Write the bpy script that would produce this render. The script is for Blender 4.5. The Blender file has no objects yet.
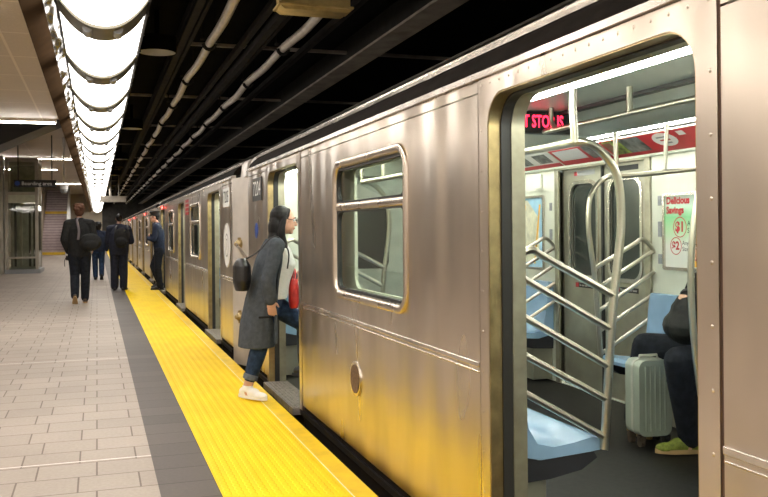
import bpy, math, random
from math import sin, cos, pi, radians, sqrt, atan
from mathutils import Vector, Matrix
from mathutils.geometry import tessellate_polygon
random.seed(7)
SC = bpy.context.scene
COL = SC.collection
V = Vector

# ------------------------------------------------------------------ materials
def srgb(r, g, b):
    f = lambda c: (c/255/12.92) if c/255 <= .04045 else ((c/255+.055)/1.055)**2.4
    return (f(r), f(g), f(b), 1)

def newmat(name):
    m = bpy.data.materials.new(name); m.use_nodes = True
    nt = m.node_tree
    return m, nt, nt.nodes['Principled BSDF'], nt.nodes, nt.links

def coords(nt, scale=(1, 1, 1)):
    tc = nt.nodes.new('ShaderNodeTexCoord'); mp = nt.nodes.new('ShaderNodeMapping')
    mp.inputs['Scale'].default_value = scale
    nt.links.new(tc.outputs['Object'], mp.inputs['Vector'])
    return mp.outputs['Vector']

def noise(nt, vec, scale, detail=3, rough=.55):
    n = nt.nodes.new('ShaderNodeTexNoise')
    n.inputs['Scale'].default_value = scale; n.inputs['Detail'].default_value = detail
    n.inputs['Roughness'].default_value = rough
    nt.links.new(vec, n.inputs['Vector'])
    return n.outputs['Fac']

def ramp(nt, fac, stops):
    r = nt.nodes.new('ShaderNodeValToRGB')
    while len(r.color_ramp.elements) < len(stops): r.color_ramp.elements.new(.5)
    for e, (p, c) in zip(r.color_ramp.elements, stops): e.position = p; e.color = c
    nt.links.new(fac, r.inputs['Fac'])
    return r.outputs['Color']

def bump(nt, h, strength, dist, bsdf):
    b = nt.nodes.new('ShaderNodeBump'); b.inputs['Strength'].default_value = strength
    b.inputs['Distance'].default_value = dist
    nt.links.new(h, b.inputs['Height']); nt.links.new(b.outputs['Normal'], bsdf.inputs['Normal'])

def mat(name, col, rough=.5, metal=0, var=.12, vscale=8, bstr=0, bscale=60, spec=.5, stretch=(1, 1, 1)):
    """plain procedural material: colour varied a little by noise, optional bump"""
    m, nt, b, N, L = newmat(name)
    vec = coords(nt, stretch)
    f = noise(nt, vec, vscale)
    lo = tuple(c*(1-var) for c in col[:3])+(1,); hi = tuple(min(1, c*(1+var)) for c in col[:3])+(1,)
    L.new(ramp(nt, f, [(.3, lo), (.7, hi)]), b.inputs['Base Color'])
    b.inputs['Roughness'].default_value = rough; b.inputs['Metallic'].default_value = metal
    b.inputs['Specular IOR Level'].default_value = spec
    if bstr: bump(nt, noise(nt, vec, bscale), bstr, .01, b)
    return m

def emit(name, col, strength):
    m, nt, b, N, L = newmat(name)
    b.inputs['Base Color'].default_value = col
    b.inputs['Emission Color'].default_value = col; b.inputs['Emission Strength'].default_value = strength
    return m

def steel(name, col, rough, wav=.25, dist=.03, streak=(1, 3.2, .5), rvar=.1):
    m, nt, b, N, L = newmat(name)
    vec = coords(nt, streak)
    f = noise(nt, vec, 1.7, .6, .35)
    fine = noise(nt, coords(nt, (1, 2, .6)), 1.5, 1)
    b.inputs['Metallic'].default_value = 1
    blot = noise(nt, coords(nt, (1, 2.2, .9)), 1.6, 2, .5)
    L.new(ramp(nt, blot, [(.3, tuple(c*.80 for c in col[:3])+(1,)), (.62, col)]), b.inputs['Base Color'])
    mr = N.new('ShaderNodeMapRange'); mr.inputs['To Min'].default_value = rough-rvar; mr.inputs['To Max'].default_value = rough+rvar
    L.new(fine, mr.inputs['Value']); L.new(mr.outputs['Result'], b.inputs['Roughness'])
    b.inputs['Anisotropic'].default_value = 0
    sx = N.new('ShaderNodeSeparateXYZ'); tc = N.new('ShaderNodeTexCoord'); L.new(tc.outputs['Object'], sx.inputs['Vector'])
    zr = N.new('ShaderNodeMapRange'); zr.inputs['From Min'].default_value = .6; zr.inputs['From Max'].default_value = 1.3
    zr.inputs['To Min'].default_value = .75; zr.inputs['To Max'].default_value = 1.9; L.new(sx.outputs['Z'], zr.inputs['Value'])
    mu = N.new('ShaderNodeMath'); mu.operation = 'MULTIPLY'; L.new(f, mu.inputs[0]); L.new(zr.outputs['Result'], mu.inputs[1])
    bump(nt, mu.outputs[0], wav, dist, b)         # the thin upper sheets ripple more than the stiff lower ones
    return m

M = {}
M['steel'] = steel('brushed_steel', (.66, .575, .49, 1), .28, .32, .06, (1, 2.4, .26), .02)
M['steel_trim'] = steel('bright_steel_trim', (.74, .68, .62, 1), .24, .1, .02)
M['end_steel'] = mat('pale_end_steel', (.62, .58, .54, 1), .5, .6, .08, 5)
M['frame_steel'] = steel('window_frame_steel', (.72, .62, .52, 1), .28, .1, .02)
M['jamb'] = mat('gold_tinted_jamb', (.42, .32, .16, 1), .34, .9, .25, 12)  # gold-tinted metal colour
M['jamb_in'] = mat('inner_jamb', (.36, .34, .26, 1), .4, .8, .15, 12)
M['rubber'] = mat('black_rubber', (.012, .012, .012, 1), .6)
M['gap'] = mat('panel_gap', (.09, .05, .035, 1), .7)
M['roof'] = mat('roof_grey', (.10, .09, .085, 1), .5, .4, .25, 6)
M['roofband'] = mat('roof_band_dark', (.012, .009, .007, 1), .8, 0, .3, 9, 0, 60, .05)
M['under'] = mat('underframe', (.02, .018, .016, 1), .7)
M['wall_tile'] = mat('pale_wall_tile', (.68, .64, .58, 1), .4, 0, .05, 2)
M['white_in'] = mat('interior_white', (.66, .68, .58, 1), .38, 0, .05, 3)
M['ceil_in'] = mat('interior_ceiling', (.33, .36, .32, 1), .32, 0, .06, 2)
M['door_in'] = mat('interior_door_steel', (.36, .35, .28, 1), .38, .75, .12, 5)
M['lens'] = emit('interior_lamp_lens', (.98, 1, .90, 1), 38)
M['floor_in'] = mat('interior_floor', (.009, .008, .0075, 1), .5, 0, .7, 30, 0, 60, .3)
M['seat'] = mat('blue_seat', (.24, .38, .55, 1), .22, 0, .1, 4)
M['seat_rim'] = mat('seat_base_dark', (.02, .02, .025, 1), .5)
M['pole'] = mat('grab_pole_steel', (.50, .47, .39, 1), .33, 1, .08, 5)
M['sill'] = mat('door_sill', (.30, .27, .24, 1), .5, .7, .3, 25, .3, 80)
M['black'] = mat('matt_black', (.012, .012, .013, 1), .5)
M['white'] = mat('flat_white', (.78, .78, .76, 1), .45, 0, .03)
M['red'] = mat('flat_red', (.50, .02, .03, 1), .4, 0, .1)
M['green'] = mat('poster_green', (.30, .62, .32, 1), .4, 0, .25, 3)
M['orange'] = mat('poster_orange', (.80, .42, .05, 1), .4)
M['brownfood'] = mat('poster_brown', (.22, .10, .05, 1), .4, 0, .5, 12)
M['mapblue'] = mat('map_blue', (.32, .55, .72, 1), .4, 0, .1)
M['mapland'] = mat('map_land', (.70, .68, .52, 1), .4, 0, .2, 14)
M['grey'] = mat('flat_grey', (.28, .29, .30, 1), .5)
M['adpic'] = mat('advert_picture', (.16, .17, .16, 1), .4, 0, .9, 11)
M['adgreen'] = mat('advert_green', (.25, .33, .06, 1), .4, 0, .8, 15)
M['blue'] = mat('sticker_blue', (.02, .06, .30, 1), .4)
M['led'] = emit('led_red', (1, .02, .06, 1), 3.2)
M['redlamp'] = emit('red_lamp', (1, .04, .03, 1), 14)
M['trough'] = emit('trough_diffuser', (1, .955, .89, 1), 6.5)
M['cross_lamp'] = emit('linear_lamp', (1, .93, .84, 1), 34)
M['rib'] = mat('rib_olive', (.12, .11, .08, 1), .45, .3, .1)
M['fascia'] = steel('fascia_mirror', (.050, .040, .035, 1), .25, .6, .06, (6, 1.6, 6), .06)  # dark base colour stands in for the dark reflections in the strip
M['fascia_b'] = mat('fascia_brown', (.034, .021, .012, 1), .9, 0, .2, 3, 0, 60, .0)
M['beige_wall'] = mat('beige_wall', (.40, .335, .25, 1), .6, 0, .08, 1.2)
M['dark_ceil'] = mat('dark_ceiling', (.005, .0046, .0042, 1), .9, 0, .3, 2, 0, 60, .05)
M['dark_beam'] = mat('dark_beam', (.020, .018, .016, 1), .8, 0, .3, 6, 0, 60, .15)
M['beam_grey'] = mat('beam_grey', (.27, .24, .20, 1), .65, .1, .3, 4)
M['pipe'] = mat('pipe_paint', (.56, .50, .43, 1), .4, .1, .15, 7)
M['yellowbox'] = mat('yellowish_box', (.50, .37, .14, 1), .5, .2, .2, 9)  # one yellowish colour over the whole box
M['concrete'] = mat('concrete_dark', (.05, .047, .044, 1), .9, 0, .3, 3)
M['white_strip'] = mat('joint_strip', (.80, .76, .70, 1), .4, .2)
M['elev_steel'] = mat('lift_steel', (.34, .31, .26, 1), .35, .8, .15, 4)
M['shaft'] = mat('lift_shaft_dark', (.03, .032, .030, 1), .5)
M['shaftwall'] = mat('lift_shaft_grey', (.36, .36, .31, 1), .5, 0, .3, 4)
M['greenpanel'] = mat('lift_green_panel', (.42, .43, .32, 1), .4, 0, .1)
M['stair'] = mat('stair_mauve', (.50, .42, .43, 1), .6, 0, .12, 5)
M['stair_d'] = mat('stair_tread', (.20, .165, .17, 1), .6, 0, .12, 5)
M['yellow_flat'] = mat('nosing_yellow', (.75, .50, .03, 1), .5)
# people
M['skin'] = mat('skin', (.58, .33, .23, 1), .5, 0, .08, 14)
M['skin_d'] = mat('skin_brown', (.24, .13, .085, 1), .5, 0, .08, 14)
M['hair_b'] = mat('hair_black', (.004, .0035, .0035, 1), .5, 0, .4, 40, .3, 90, .25, (6, 6, .6))
M['hair_br'] = mat('hair_brown', (.075, .026, .009, 1), .8, 0, .4, 40, .4, 90, .5, (5, 5, 1))
M['coat'] = mat('coat_grey_wool', (.062, .072, .084, 1), .9, 0, .2, 30, .25, 140, .2)
M['knit'] = mat('knit_white', (.72, .72, .68, 1), .85, 0, .06, 60, .4, 160, .2)
M['jeans'] = mat('denim_blue', (.020, .038, .080, 1), .85, 0, .5, 20, .4, 160, .2)
M['jeans_d'] = mat('denim_dark', (.012, .014, .020, 1), .85, 0, .4, 20, .3, 160, .2)
M['blackcloth'] = mat('black_cloth', (.012, .012, .012, 1), .8, 0, .3, 20, .3, 60, .25)
M['leather'] = mat('black_leather', (.011, .010, .010, 1), .38, 0, .3, 20, .3, 50)
M['navy'] = mat('navy_cloth', (.014, .016, .028, 1), .8, 0, .3, 20, .3, 60, .25)
M['bluecloth'] = mat('blue_cloth', (.014, .021, .044, 1), .8, 0, .3, 20, .3, 60, .25)
M['redbag'] = mat('red_leather', (.42, .02, .015, 1), .45, 0, .2, 12, .2, 50)
M['sneaker'] = mat('sneaker_white', (.80, .80, .80, 1), .55, 0, .04, 20)
M['shoe_br'] = mat('shoe_brown', (.05, .032, .02, 1), .5)
M['shoe_gr'] = mat('shoe_green', (.17, .20, .025, 1), .7, 0, .4, 40)
M['shoe_sole'] = mat('shoe_sole_tan', (.42, .27, .12, 1), .6)
M['case'] = mat('suitcase_silver', (.38, .42, .36, 1), .3, .25, .06, 4)
M['case_trim'] = mat('suitcase_trim', (.50, .50, .44, 1), .4)

def glass_mat(name, tint, refl):
    m, nt, b, N, L = newmat(name)
    N.remove(b)
    tr = N.new('ShaderNodeBsdfTransparent'); tr.inputs['Color'].default_value = tint
    gl = N.new('ShaderNodeBsdfGlossy'); gl.inputs['Roughness'].default_value = .02
    lw = N.new('ShaderNodeLayerWeight'); lw.inputs['Blend'].default_value = .5
    pw = N.new('ShaderNodeMath'); pw.operation = 'POWER'; pw.inputs[1].default_value = 4; L.new(lw.outputs['Facing'], pw.inputs[0])
    fr = N.new('ShaderNodeMath'); fr.operation = 'MULTIPLY_ADD'; fr.inputs[1].default_value = .55; fr.inputs[2].default_value = .04*refl; L.new(pw.outputs[0], fr.inputs[0])
    mx = N.new('ShaderNodeMixShader')
    L.new(fr.outputs[0], mx.inputs['Fac']); L.new(tr.outputs['BSDF'], mx.inputs[1]); L.new(gl.outputs['BSDF'], mx.inputs[2])
    L.new(mx.outputs['Shader'], N['Material Output'].inputs['Surface'])
    return m
M['glass'] = glass_mat('car_glass', (.92, .96, .92, 1), 1)
M['glass_lift'] = glass_mat('lift_glass', (.80, .82, .76, 1), 1)
M['glass_dark'] = mat('dark_tunnel_glass', (.02, .025, .022, 1), .12)

def tiles(name, c1, c2, mort, bw, rh, off, msize, rough, shift=(0, 0)):
    m, nt, b, N, L = newmat(name)
    tc = N.new('ShaderNodeTexCoord'); mp = N.new('ShaderNodeMapping')
    mp.inputs['Location'].default_value = (shift[0], shift[1], 0)
    L.new(tc.outputs['Object'], mp.inputs['Vector'])
    br = N.new('ShaderNodeTexBrick'); br.offset = off; br.offset_frequency = 2
    br.inputs['Scale'].default_value = 1; br.inputs['Brick Width'].default_value = bw; br.inputs['Row Height'].default_value = rh
    br.inputs['Mortar Size'].default_value = msize; br.inputs['Mortar Smooth'].default_value = .1
    br.inputs['Color1'].default_value = c1; br.inputs['Color2'].default_value = c2; br.inputs['Mortar'].default_value = mort
    L.new(mp.outputs['Vector'], br.inputs['Vector'])
    n = noise(nt, mp.outputs['Vector'], 45, 4)
    n2 = noise(nt, mp.outputs['Vector'], 1.1, 3)
    mx = N.new('ShaderNodeMix'); mx.data_type = 'RGBA'; mx.blend_type = 'MULTIPLY'; mx.inputs['Factor'].default_value = 1
    L.new(br.outputs['Color'], mx.inputs['A'])
    L.new(ramp(nt, n, [(.3, (.86, .86, .86, 1)), (.7, (1, 1, 1, 1))]), mx.inputs['B'])
    mx2 = N.new('ShaderNodeMix'); mx2.data_type = 'RGBA'; mx2.blend_type = 'MULTIPLY'; mx2.inputs['Factor'].default_value = 1
    L.new(mx.outputs['Result'], mx2.inputs['A'])
    L.new(ramp(nt, n2, [(.3, (.88, .88, .88, 1)), (.7, (1, 1, 1, 1))]), mx2.inputs['B'])
    L.new(mx2.outputs['Result'], b.inputs['Base Color'])
    b.inputs['Roughness'].default_value = rough; b.inputs['Specular IOR Level'].default_value = .3
    bump(nt, br.outputs['Fac'], -.25, .004, b)
    return m
M['floor'] = tiles('pale_floor_tile', (.47, .405, .35, 1), (.42, .36, .31, 1), (.20, .16, .13, 1), .32, .30, .30, .005, .6, (.012, .03))
M['floor_d'] = tiles('dark_edge_tile', (.150, .130, .118, 1), (.115, .10, .092, 1), (.06, .05, .045, 1), .60, .30, 0, .004, .6, (0, .03))
M['beige_panel'] = tiles('beige_ceiling_panel', (.44, .36, .26, 1), (.42, .34, .245, 1), (.60, .51, .38, 1), 1.6, 1.0, 0, .012, .45, (.72, .55))

def poster_bg():
    m, nt, b, N, L = newmat('poster_print')
    sx = N.new('ShaderNodeSeparateXYZ'); tc = N.new('ShaderNodeTexCoord'); L.new(tc.outputs['Generated'], sx.inputs['Vector'])
    L.new(ramp(nt, sx.outputs['Z'], [(.30, (.74, .76, .70, 1)), (.52, (.45, .70, .42, 1)), (.70, (.22, .60, .28, 1)), (.88, (.62, .78, .66, 1))]), b.inputs['Base Color'])
    b.inputs['Roughness'].default_value = .35; return m
M['posterbg'] = poster_bg()
def tactile():
    m, nt, b, N, L = newmat('tactile_yellow')
    tc = N.new('ShaderNodeTexCoord'); sx = N.new('ShaderNodeSeparateXYZ')
    L.new(tc.outputs['Object'], sx.inputs['Vector'])
    def s(out, ph, am=.5):
        mu = N.new('ShaderNodeMath'); mu.operation = 'MULTIPLY_ADD'; mu.inputs[1].default_value = 2*pi/.062; mu.inputs[2].default_value = ph
        L.new(out, mu.inputs[0])
        si = N.new('ShaderNodeMath'); si.operation = 'SINE'; L.new(mu.outputs[0], si.inputs[0])
        ma = N.new('ShaderNodeMath'); ma.operation = 'MULTIPLY_ADD'; ma.inputs[1].default_value = am; ma.inputs[2].default_value = 1-am
        L.new(si.outputs[0], ma.inputs[0]); return ma.outputs[0]
    pr = N.new('ShaderNodeMath'); pr.operation = 'MULTIPLY'
    L.new(s(sx.outputs['X'], .4), pr.inputs[0]); L.new(s(sx.outputs['Y'], 0, .25), pr.inputs[1])
    n = noise(nt, coords(nt, (1, .35, 1)), 5, 4)
    L.new(ramp(nt, n, [(.3, (.86, .56, .0, 1)), (.7, (.97, .67, .002, 1))]), b.inputs['Base Color'])
    b.inputs['Roughness'].default_value = .55; b.inputs['Specular IOR Level'].default_value = .25
    rr = ramp(nt, pr.outputs[0], [(.28, (0, 0, 0, 1)), (.5, (1, 1, 1, 1))])
    bump(nt, rr, .5, .005, b)
    return m
M['tactile'] = tactile()
M['yellow'] = mat('edge_yellow', (.86, .57, .003, 1), .45, 0, .12, 6, .1, 60)

# ------------------------------------------------------------------ mesh builder
class MB:
    def __init__(s): s.v = []; s.f = []; s.mi = []; s.cur = 0
    def add(s, vs, fs):
        o = len(s.v); s.v += [tuple(p) for p in vs]; s.f += [tuple(i+o for i in f) for f in fs]; s.mi += [s.cur]*len(fs); return s
    def box(s, a, b):
        (x0, y0, z0), (x1, y1, z1) = [min(p, q) for p, q in zip(a, b)], [max(p, q) for p, q in zip(a, b)]
        return s.add([(x0,y0,z0),(x1,y0,z0),(x1,y1,z0),(x0,y1,z0),(x0,y0,z1),(x1,y0,z1),(x1,y1,z1),(x0,y1,z1)],
                     [(0,3,2,1),(4,5,6,7),(0,1,5,4),(1,2,6,5),(2,3,7,6),(3,0,4,7)])
    def sweep(s, rings, closed=True, caps=True):
        n = len(rings[0]); vs = [p for r in rings for p in r]; fs = []
        for i in range(len(rings)-1):
            for j in range(n if closed else n-1):
                k = (j+1) % n
                fs.append((i*n+j, i*n+k, (i+1)*n+k, (i+1)*n+j))
        if caps and closed: fs += [tuple(range(n))[::-1], tuple(range((len(rings)-1)*n, len(rings)*n))]
        return s.add(vs, fs)
    def tube(s, pts, r, n=10, smooth=0, side=None, flat=1):
        pts = [V(p) for p in pts]
        rs = r if isinstance(r, (list, tuple)) else [r]*len(pts)
        if smooth: pts, rs = catmull(pts, rs, smooth)
        rings = []; up = None
        for i, p in enumerate(pts):
            t = (pts[min(i+1, len(pts)-1)]-pts[max(i-1, 0)]).normalized()
            if up is None:
                a = side if side else (V((0, 0, 1)) if abs(t.z) < .9 else V((1, 0, 0)))
                up = (a-t*a.dot(t)).normalized()
            else: up = (up-t*up.dot(t)).normalized()
            w = t.cross(up)
            rings.append([p+up*cos(2*pi*k/n)*rs[i]+w*sin(2*pi*k/n)*rs[i]*flat for k in range(n)])
        return s.sweep(rings)
    def cyl(s, p, q, r, n=16): return s.tube([p, q], r, n)
    def ball(s, c, r, n=12, axes=None):
        c = V(c); r = (r, r, r) if isinstance(r, (int, float)) else r
        A = axes or (V((1,0,0)), V((0,1,0)), V((0,0,1)))
        m = n; k = max(6, n//2); vs = [c-A[2]*r[2]]; fs = []
        for i in range(1, k):
            th = -pi/2+pi*i/k
            for j in range(m):
                ph = 2*pi*j/m
                vs.append(c+A[0]*(r[0]*cos(th)*cos(ph))+A[1]*(r[1]*cos(th)*sin(ph))+A[2]*(r[2]*sin(th)))
        vs.append(c+A[2]*r[2]); top = len(vs)-1
        for j in range(m): fs.append((0, 1+(j+1) % m, 1+j)); fs.append((top, top-m+j, top-m+(j+1) % m))
        for i in range(k-2):
            for j in range(m):
                a = 1+i*m; b = a+m; q = (j+1) % m
                fs.append((a+j, a+q, b+q, b+j))
        return s.add(vs, fs)
    def prism(s, pts, axis, a, b):
        """closed outline in the plane across `axis`, extruded from a to b"""
        def put(p, t):
            return {'x': (t, p[0], p[1]), 'y': (p[0], t, p[1]), 'z': (p[0], p[1], t)}[axis]
        return s.plate(pts, [], axis, a, b)
    def plate(s, outer, holes, axis, a, b):
        put = lambda p, t: {'x': (t, p[0], p[1]), 'y': (p[0], t, p[1]), 'z': (p[0], p[1], t)}[axis]
        loops = [outer]+holes
        flat = [p for l in loops for p in l]
        tris = tessellate_polygon([[V((p[0], p[1], 0)) for p in l] for l in loops])
        n = len(flat)
        vs = [put(p, a) for p in flat]+[put(p, b) for p in flat]
        fs = []
        for t in tris:
            p, q, r = (V(flat[i]) for i in t)
            if abs((q-p).cross(r-p) if False else ((q.x-p.x)*(r.y-p.y)-(q.y-p.y)*(r.x-p.x))) < 1e-10: continue
            fs.append(tuple(t)); fs.append(tuple(i+n for i in reversed(t)))
        o = 0
        for l in loops:
            for i in range(len(l)):
                j = (i+1) % len(l)
                fs.append((o+i, o+j, o+j+n, o+i+n))
            o += len(l)
        return s.add(vs, fs)
    def text(s, body, size, org, xa, ya, align='CENTER', depth=.001, bold=0):
        cu = bpy.data.curves.new('t', 'FONT'); cu.body = body; cu.size = size; cu.align_x = align; cu.align_y = 'CENTER'
        cu.resolution_u = 3; cu.offset = bold
        ob = bpy.data.objects.new('t', cu); COL.objects.link(ob)
        dg = bpy.context.evaluated_depsgraph_get(); me = bpy.data.meshes.new_from_object(ob.evaluated_get(dg))
        org, xa, ya = V(org), V(xa), V(ya); nrm = xa.cross(ya).normalized()
        s.add([org+xa*v.co.x+ya*v.co.y+nrm*depth for v in me.vertices], [tuple(p.vertices) for p in me.polygons])
        bpy.data.objects.remove(ob); bpy.data.curves.remove(cu); bpy.data.meshes.remove(me)
        return s
    def mesh(s, name, mats, smooth=True, angle=.7, recalc=True):
        me = bpy.data.meshes.new(name); me.from_pydata(s.v, [], s.f)
        for m in (mats if isinstance(mats, (list, tuple)) else [mats]): me.materials.append(m)
        me.polygons.foreach_set('material_index', s.mi)
        if recalc:
            import bmesh
            bm = bmesh.new(); bm.from_mesh(me); bmesh.ops.recalc_face_normals(bm, faces=bm.faces); bm.to_mesh(me); bm.free()
        if smooth:
            me.polygons.foreach_set('use_smooth', [True]*len(me.polygons)); me.set_sharp_from_angle(angle=angle)
        me.update(); return me
    def build(s, name, mats, parent=None, smooth=True, bevel=0, recalc=True):
        ob = bpy.data.objects.new(name, s.mesh(name, mats, smooth, recalc=recalc)); COL.objects.link(ob)
        if parent: ob.parent = parent
        if bevel:
            b = ob.modifiers.new('bevel', 'BEVEL'); b.width = bevel; b.segments = 2; b.limit_method = 'ANGLE'; b.angle_limit = .7
        return ob
    def blob(s, name, m, parent, voxel=.008, smooth=4):
        """fuse everything collected into one continuous skin"""
        ob = bpy.data.objects.new(name, s.mesh(name, m, False)); COL.objects.link(ob)
        r = ob.modifiers.new('r', 'REMESH'); r.mode = 'VOXEL'; r.voxel_size = voxel
        sm = ob.modifiers.new('s', 'SMOOTH'); sm.iterations = smooth; sm.factor = .5
        dg = bpy.context.evaluated_depsgraph_get()
        me = bpy.data.meshes.new_from_object(ob.evaluated_get(dg))
        ob.modifiers.clear(); old = ob.data; ob.data = me; bpy.data.meshes.remove(old)
        me.name = name
        if not me.materials: me.materials.append(m)
        me.polygons.foreach_set('use_smooth', [True]*len(me.polygons))
        if parent: ob.parent = parent
        return ob

def catmull(pts, rs, n):
    P, R = [], []
    for i in range(len(pts)-1):
        p0 = pts[max(i-1, 0)]; p1 = pts[i]; p2 = pts[i+1]; p3 = pts[min(i+2, len(pts)-1)]
        for k in range(n):
            t = k/n
            P.append(.5*((2*p1)+(p2-p0)*t+(2*p0-5*p1+4*p2-p3)*t*t+(3*p1-p0-3*p2+p3)*t**3)); R.append(rs[i]*(1-t)+rs[i+1]*t)
    P.append(pts[-1]); R.append(rs[-1]); return P, R

def rrect(x0, z0, x1, z1, r, n=6, corners=(1, 1, 1, 1)):
    """rounded rectangle outline, corners: bl, br, tr, tl"""
    out = []
    for k, (cx, cz, a0) in enumerate(((x0+r, z0+r, pi), (x1-r, z0+r, 1.5*pi), (x1-r, z1-r, 0), (x0+r, z1-r, .5*pi))):
        if corners[k]: out += [(cx+r*cos(a0+i*pi/2/n), cz+r*sin(a0+i*pi/2/n)) for i in range(n+1)]
        else: out.append(((x0, z0), (x1, z0), (x1, z1), (x0, z1))[k])
    return out

def circ(cx, cz, r, n=24): return [(cx+r*cos(2*pi*i/n), cz+r*sin(2*pi*i/n)) for i in range(n)]

def tag(o, label=None, cat=None, group=None, kind=None):
    if label: o['label'] = label
    if cat: o['category'] = cat
    if group: o['group'] = group
    if kind: o['kind'] = kind
    return o
def empty(name, loc, rz=0):
    o = bpy.data.objects.new(name, None); COL.objects.link(o); o.location = loc; o.rotation_euler = (0, 0, rz); o.empty_display_size = .2; return o
def struct(o): o['kind'] = 'structure'; return o
NX = ((0, -1, 0), (0, 0, 1))     # writing on a face that looks towards -X
PY = ((1, 0, 0), (0, 0, 1))      # writing on a face that looks towards -Y

# ------------------------------------------------------------------ the subway car
W = 2.53; HF = 6.275; XI = .14; XF = 2.39          # width, half length of the flat side, inner wall faces
DOORS = (-4.6, 0, 4.6); FDOORS = (3.58, -1.02)      # door centres on the platform side / far side
WINS = (2.24, -2.36)
HW = .62; DT = 1.885
def door_outline(c, w=HW, t=DT, r=.13, z0=0):
    return rrect(c-w, z0, c+w, t, r, 8, (0, 0, 1, 1))

def side_panels(P):
    # platform-side outer skin: window panels, plain end panels, door surrounds
    segs = [(-HF, -5.305, None), (-3.895, -.705, -2.36), (.705, 3.895, 2.24), (5.305, HF, None)]
    for a, b, wc in segs:
        mb = MB()
        hole = [rrect(wc-.675, .955, wc+.675, 1.775, .10)] if wc is not None else []
        mb.plate([(a+.006, .04), (b-.006, .04), (b-.006, 1.90), (a+.006, 1.90)], hole, 'x', 0, .03)
        mb.build('side_panel', M['steel'], P)
        t = MB(); t.box((-.008, a+.008, .80), (.004, b-.008, .822)); t.box((-.004, a+.008, .778), (.004, b-.008, .786))
        t.build('belt_rail', M['steel_trim'], P, bevel=.003)
        l = MB(); l.box((0, a+.006, 1.907), (.03, b-.006, 1.953)); l.build('letter_board', M['steel'], P)
        s = MB(); s.box((.012, a+.01, -.14), (.04, b-.01, .04)); s.build('side_skirt', M['roofband'], P)
    for c in DOORS:
        mb = MB(); a, b = c-.70, c+.70
        out = [(a, .0), (c-HW, 0)]+[p for p in reversed(door_outline(c)) if True][0:0]
        # outline: left leg, arch, right leg
        arch = door_outline(c)                      # bl, br, then round tr, round tl
        inner = [arch[0]]+list(reversed(arch[2:]))+[arch[1]]
        out = [(a, 0)]+inner+[(b, 0), (b, 1.953), (a, 1.953)]
        mb.plate(out, [], 'x', -.003, .03)
        for yy in [a+.03+i*(1.34/17) for i in range(18)]: mb.ball((-.003, yy, 1.93), (.003, .006, .006), 8)
        for zz in [.15+i*.16 for i in range(11)]:
            for yy in (a+.025, b-.025): mb.ball((-.003, yy, zz), (.003, .006, .006), 8)
        mb.build('door_surround', M['steel'], P)
        g = MB(); g.box((.004, a-.006, .0), (.028, a+.0, 1.953)); g.box((.004, b, 0), (.028, b+.006, 1.953)); g.build('panel_gap', M['gap'], P)
        # jamb in three layers
        for name, x0, x1, wd, tp, m in (('door_jamb', .0, .05, .006, .006, 'jamb'), ('door_seal', .05, .092, .016, .012, 'rubber'), ('inner_jamb', .092, .15, .022, .009, 'jamb_in')):
            j = MB()
            o = door_outline(c, HW+.03 if x0 else HW-.0005, DT+.03 if x0 else DT-.0005); i = door_outline(c, HW-wd, DT-tp, .12)
            arch_o = [o[1]]+o[2:]+[o[0]]; arch_i = [i[0]]+list(reversed(i[2:]))+[i[1]]
            j.plate(arch_o+arch_i, [], 'x', x0, x1)
            j.build(name, M[m], P)
        s = MB(); s.box((-.055, c-HW+.01, -.05), (.16, c+HW-.01, .001))
        for k in range(6): s.box((-.045+.03*k, c-HW+.03, .001), (-.033+.03*k, c+HW-.03, .005))
        s.build('door_sill', M['sill'], P)
        h = MB(); h.box((.15, c-.66, 1.882), (.168, c+.66, 1.95))
        for k in range(5): h.cyl((.12, c-.5+.25*k, 1.872), (.12, c-.5+.25*k, 1.8765), .010, 8)
        h.build('door_header', M['jamb_in'], P)
    for wc in WINS:
        f = MB(); o = rrect(wc-.70, .93, wc+.70, 1.80, .125, 8); i = rrect(wc-.65, .98, wc+.65, 1.75, .085, 8)
        pr = [(0, .03), (0, -.008), (.004, -.015), (.010, -.018), (.024, -.019), (.037, -.016), (.046, -.009), (.051, .002), (.051, .03), (0, .03)]
        f.sweep([[(x, py, pz) for py, pz in rrect(wc-.70+d, .93+d, wc+.70-d, 1.80-d, max(.03, .13-d), 8)] for d, x in pr], True, False)
        f.tube([(.008, wc-.64, 1.505), (.008, wc+.64, 1.505)], .026, 12, 0, V((0, 0, 1)), .55)
        fr = f.build('window_frame', M['frame_steel'], P)
        g = MB(); g.plate(i, [rrect(wc-.634, .996, wc+.634, 1.472, .07, 8), rrect(wc-.634, 1.538, wc+.634, 1.734, .07, 8)], 'x', .004, .03)
        g.build('gasket', M['rubber'], fr)
        for z0, z1 in ((.978, 1.48), (1.53, 1.752)):
            g = MB(); g.box((.018, wc-.651, z0), (.022, wc+.651, z1)); g.build('window_pane', M['glass'], fr, smooth=False)

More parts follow.
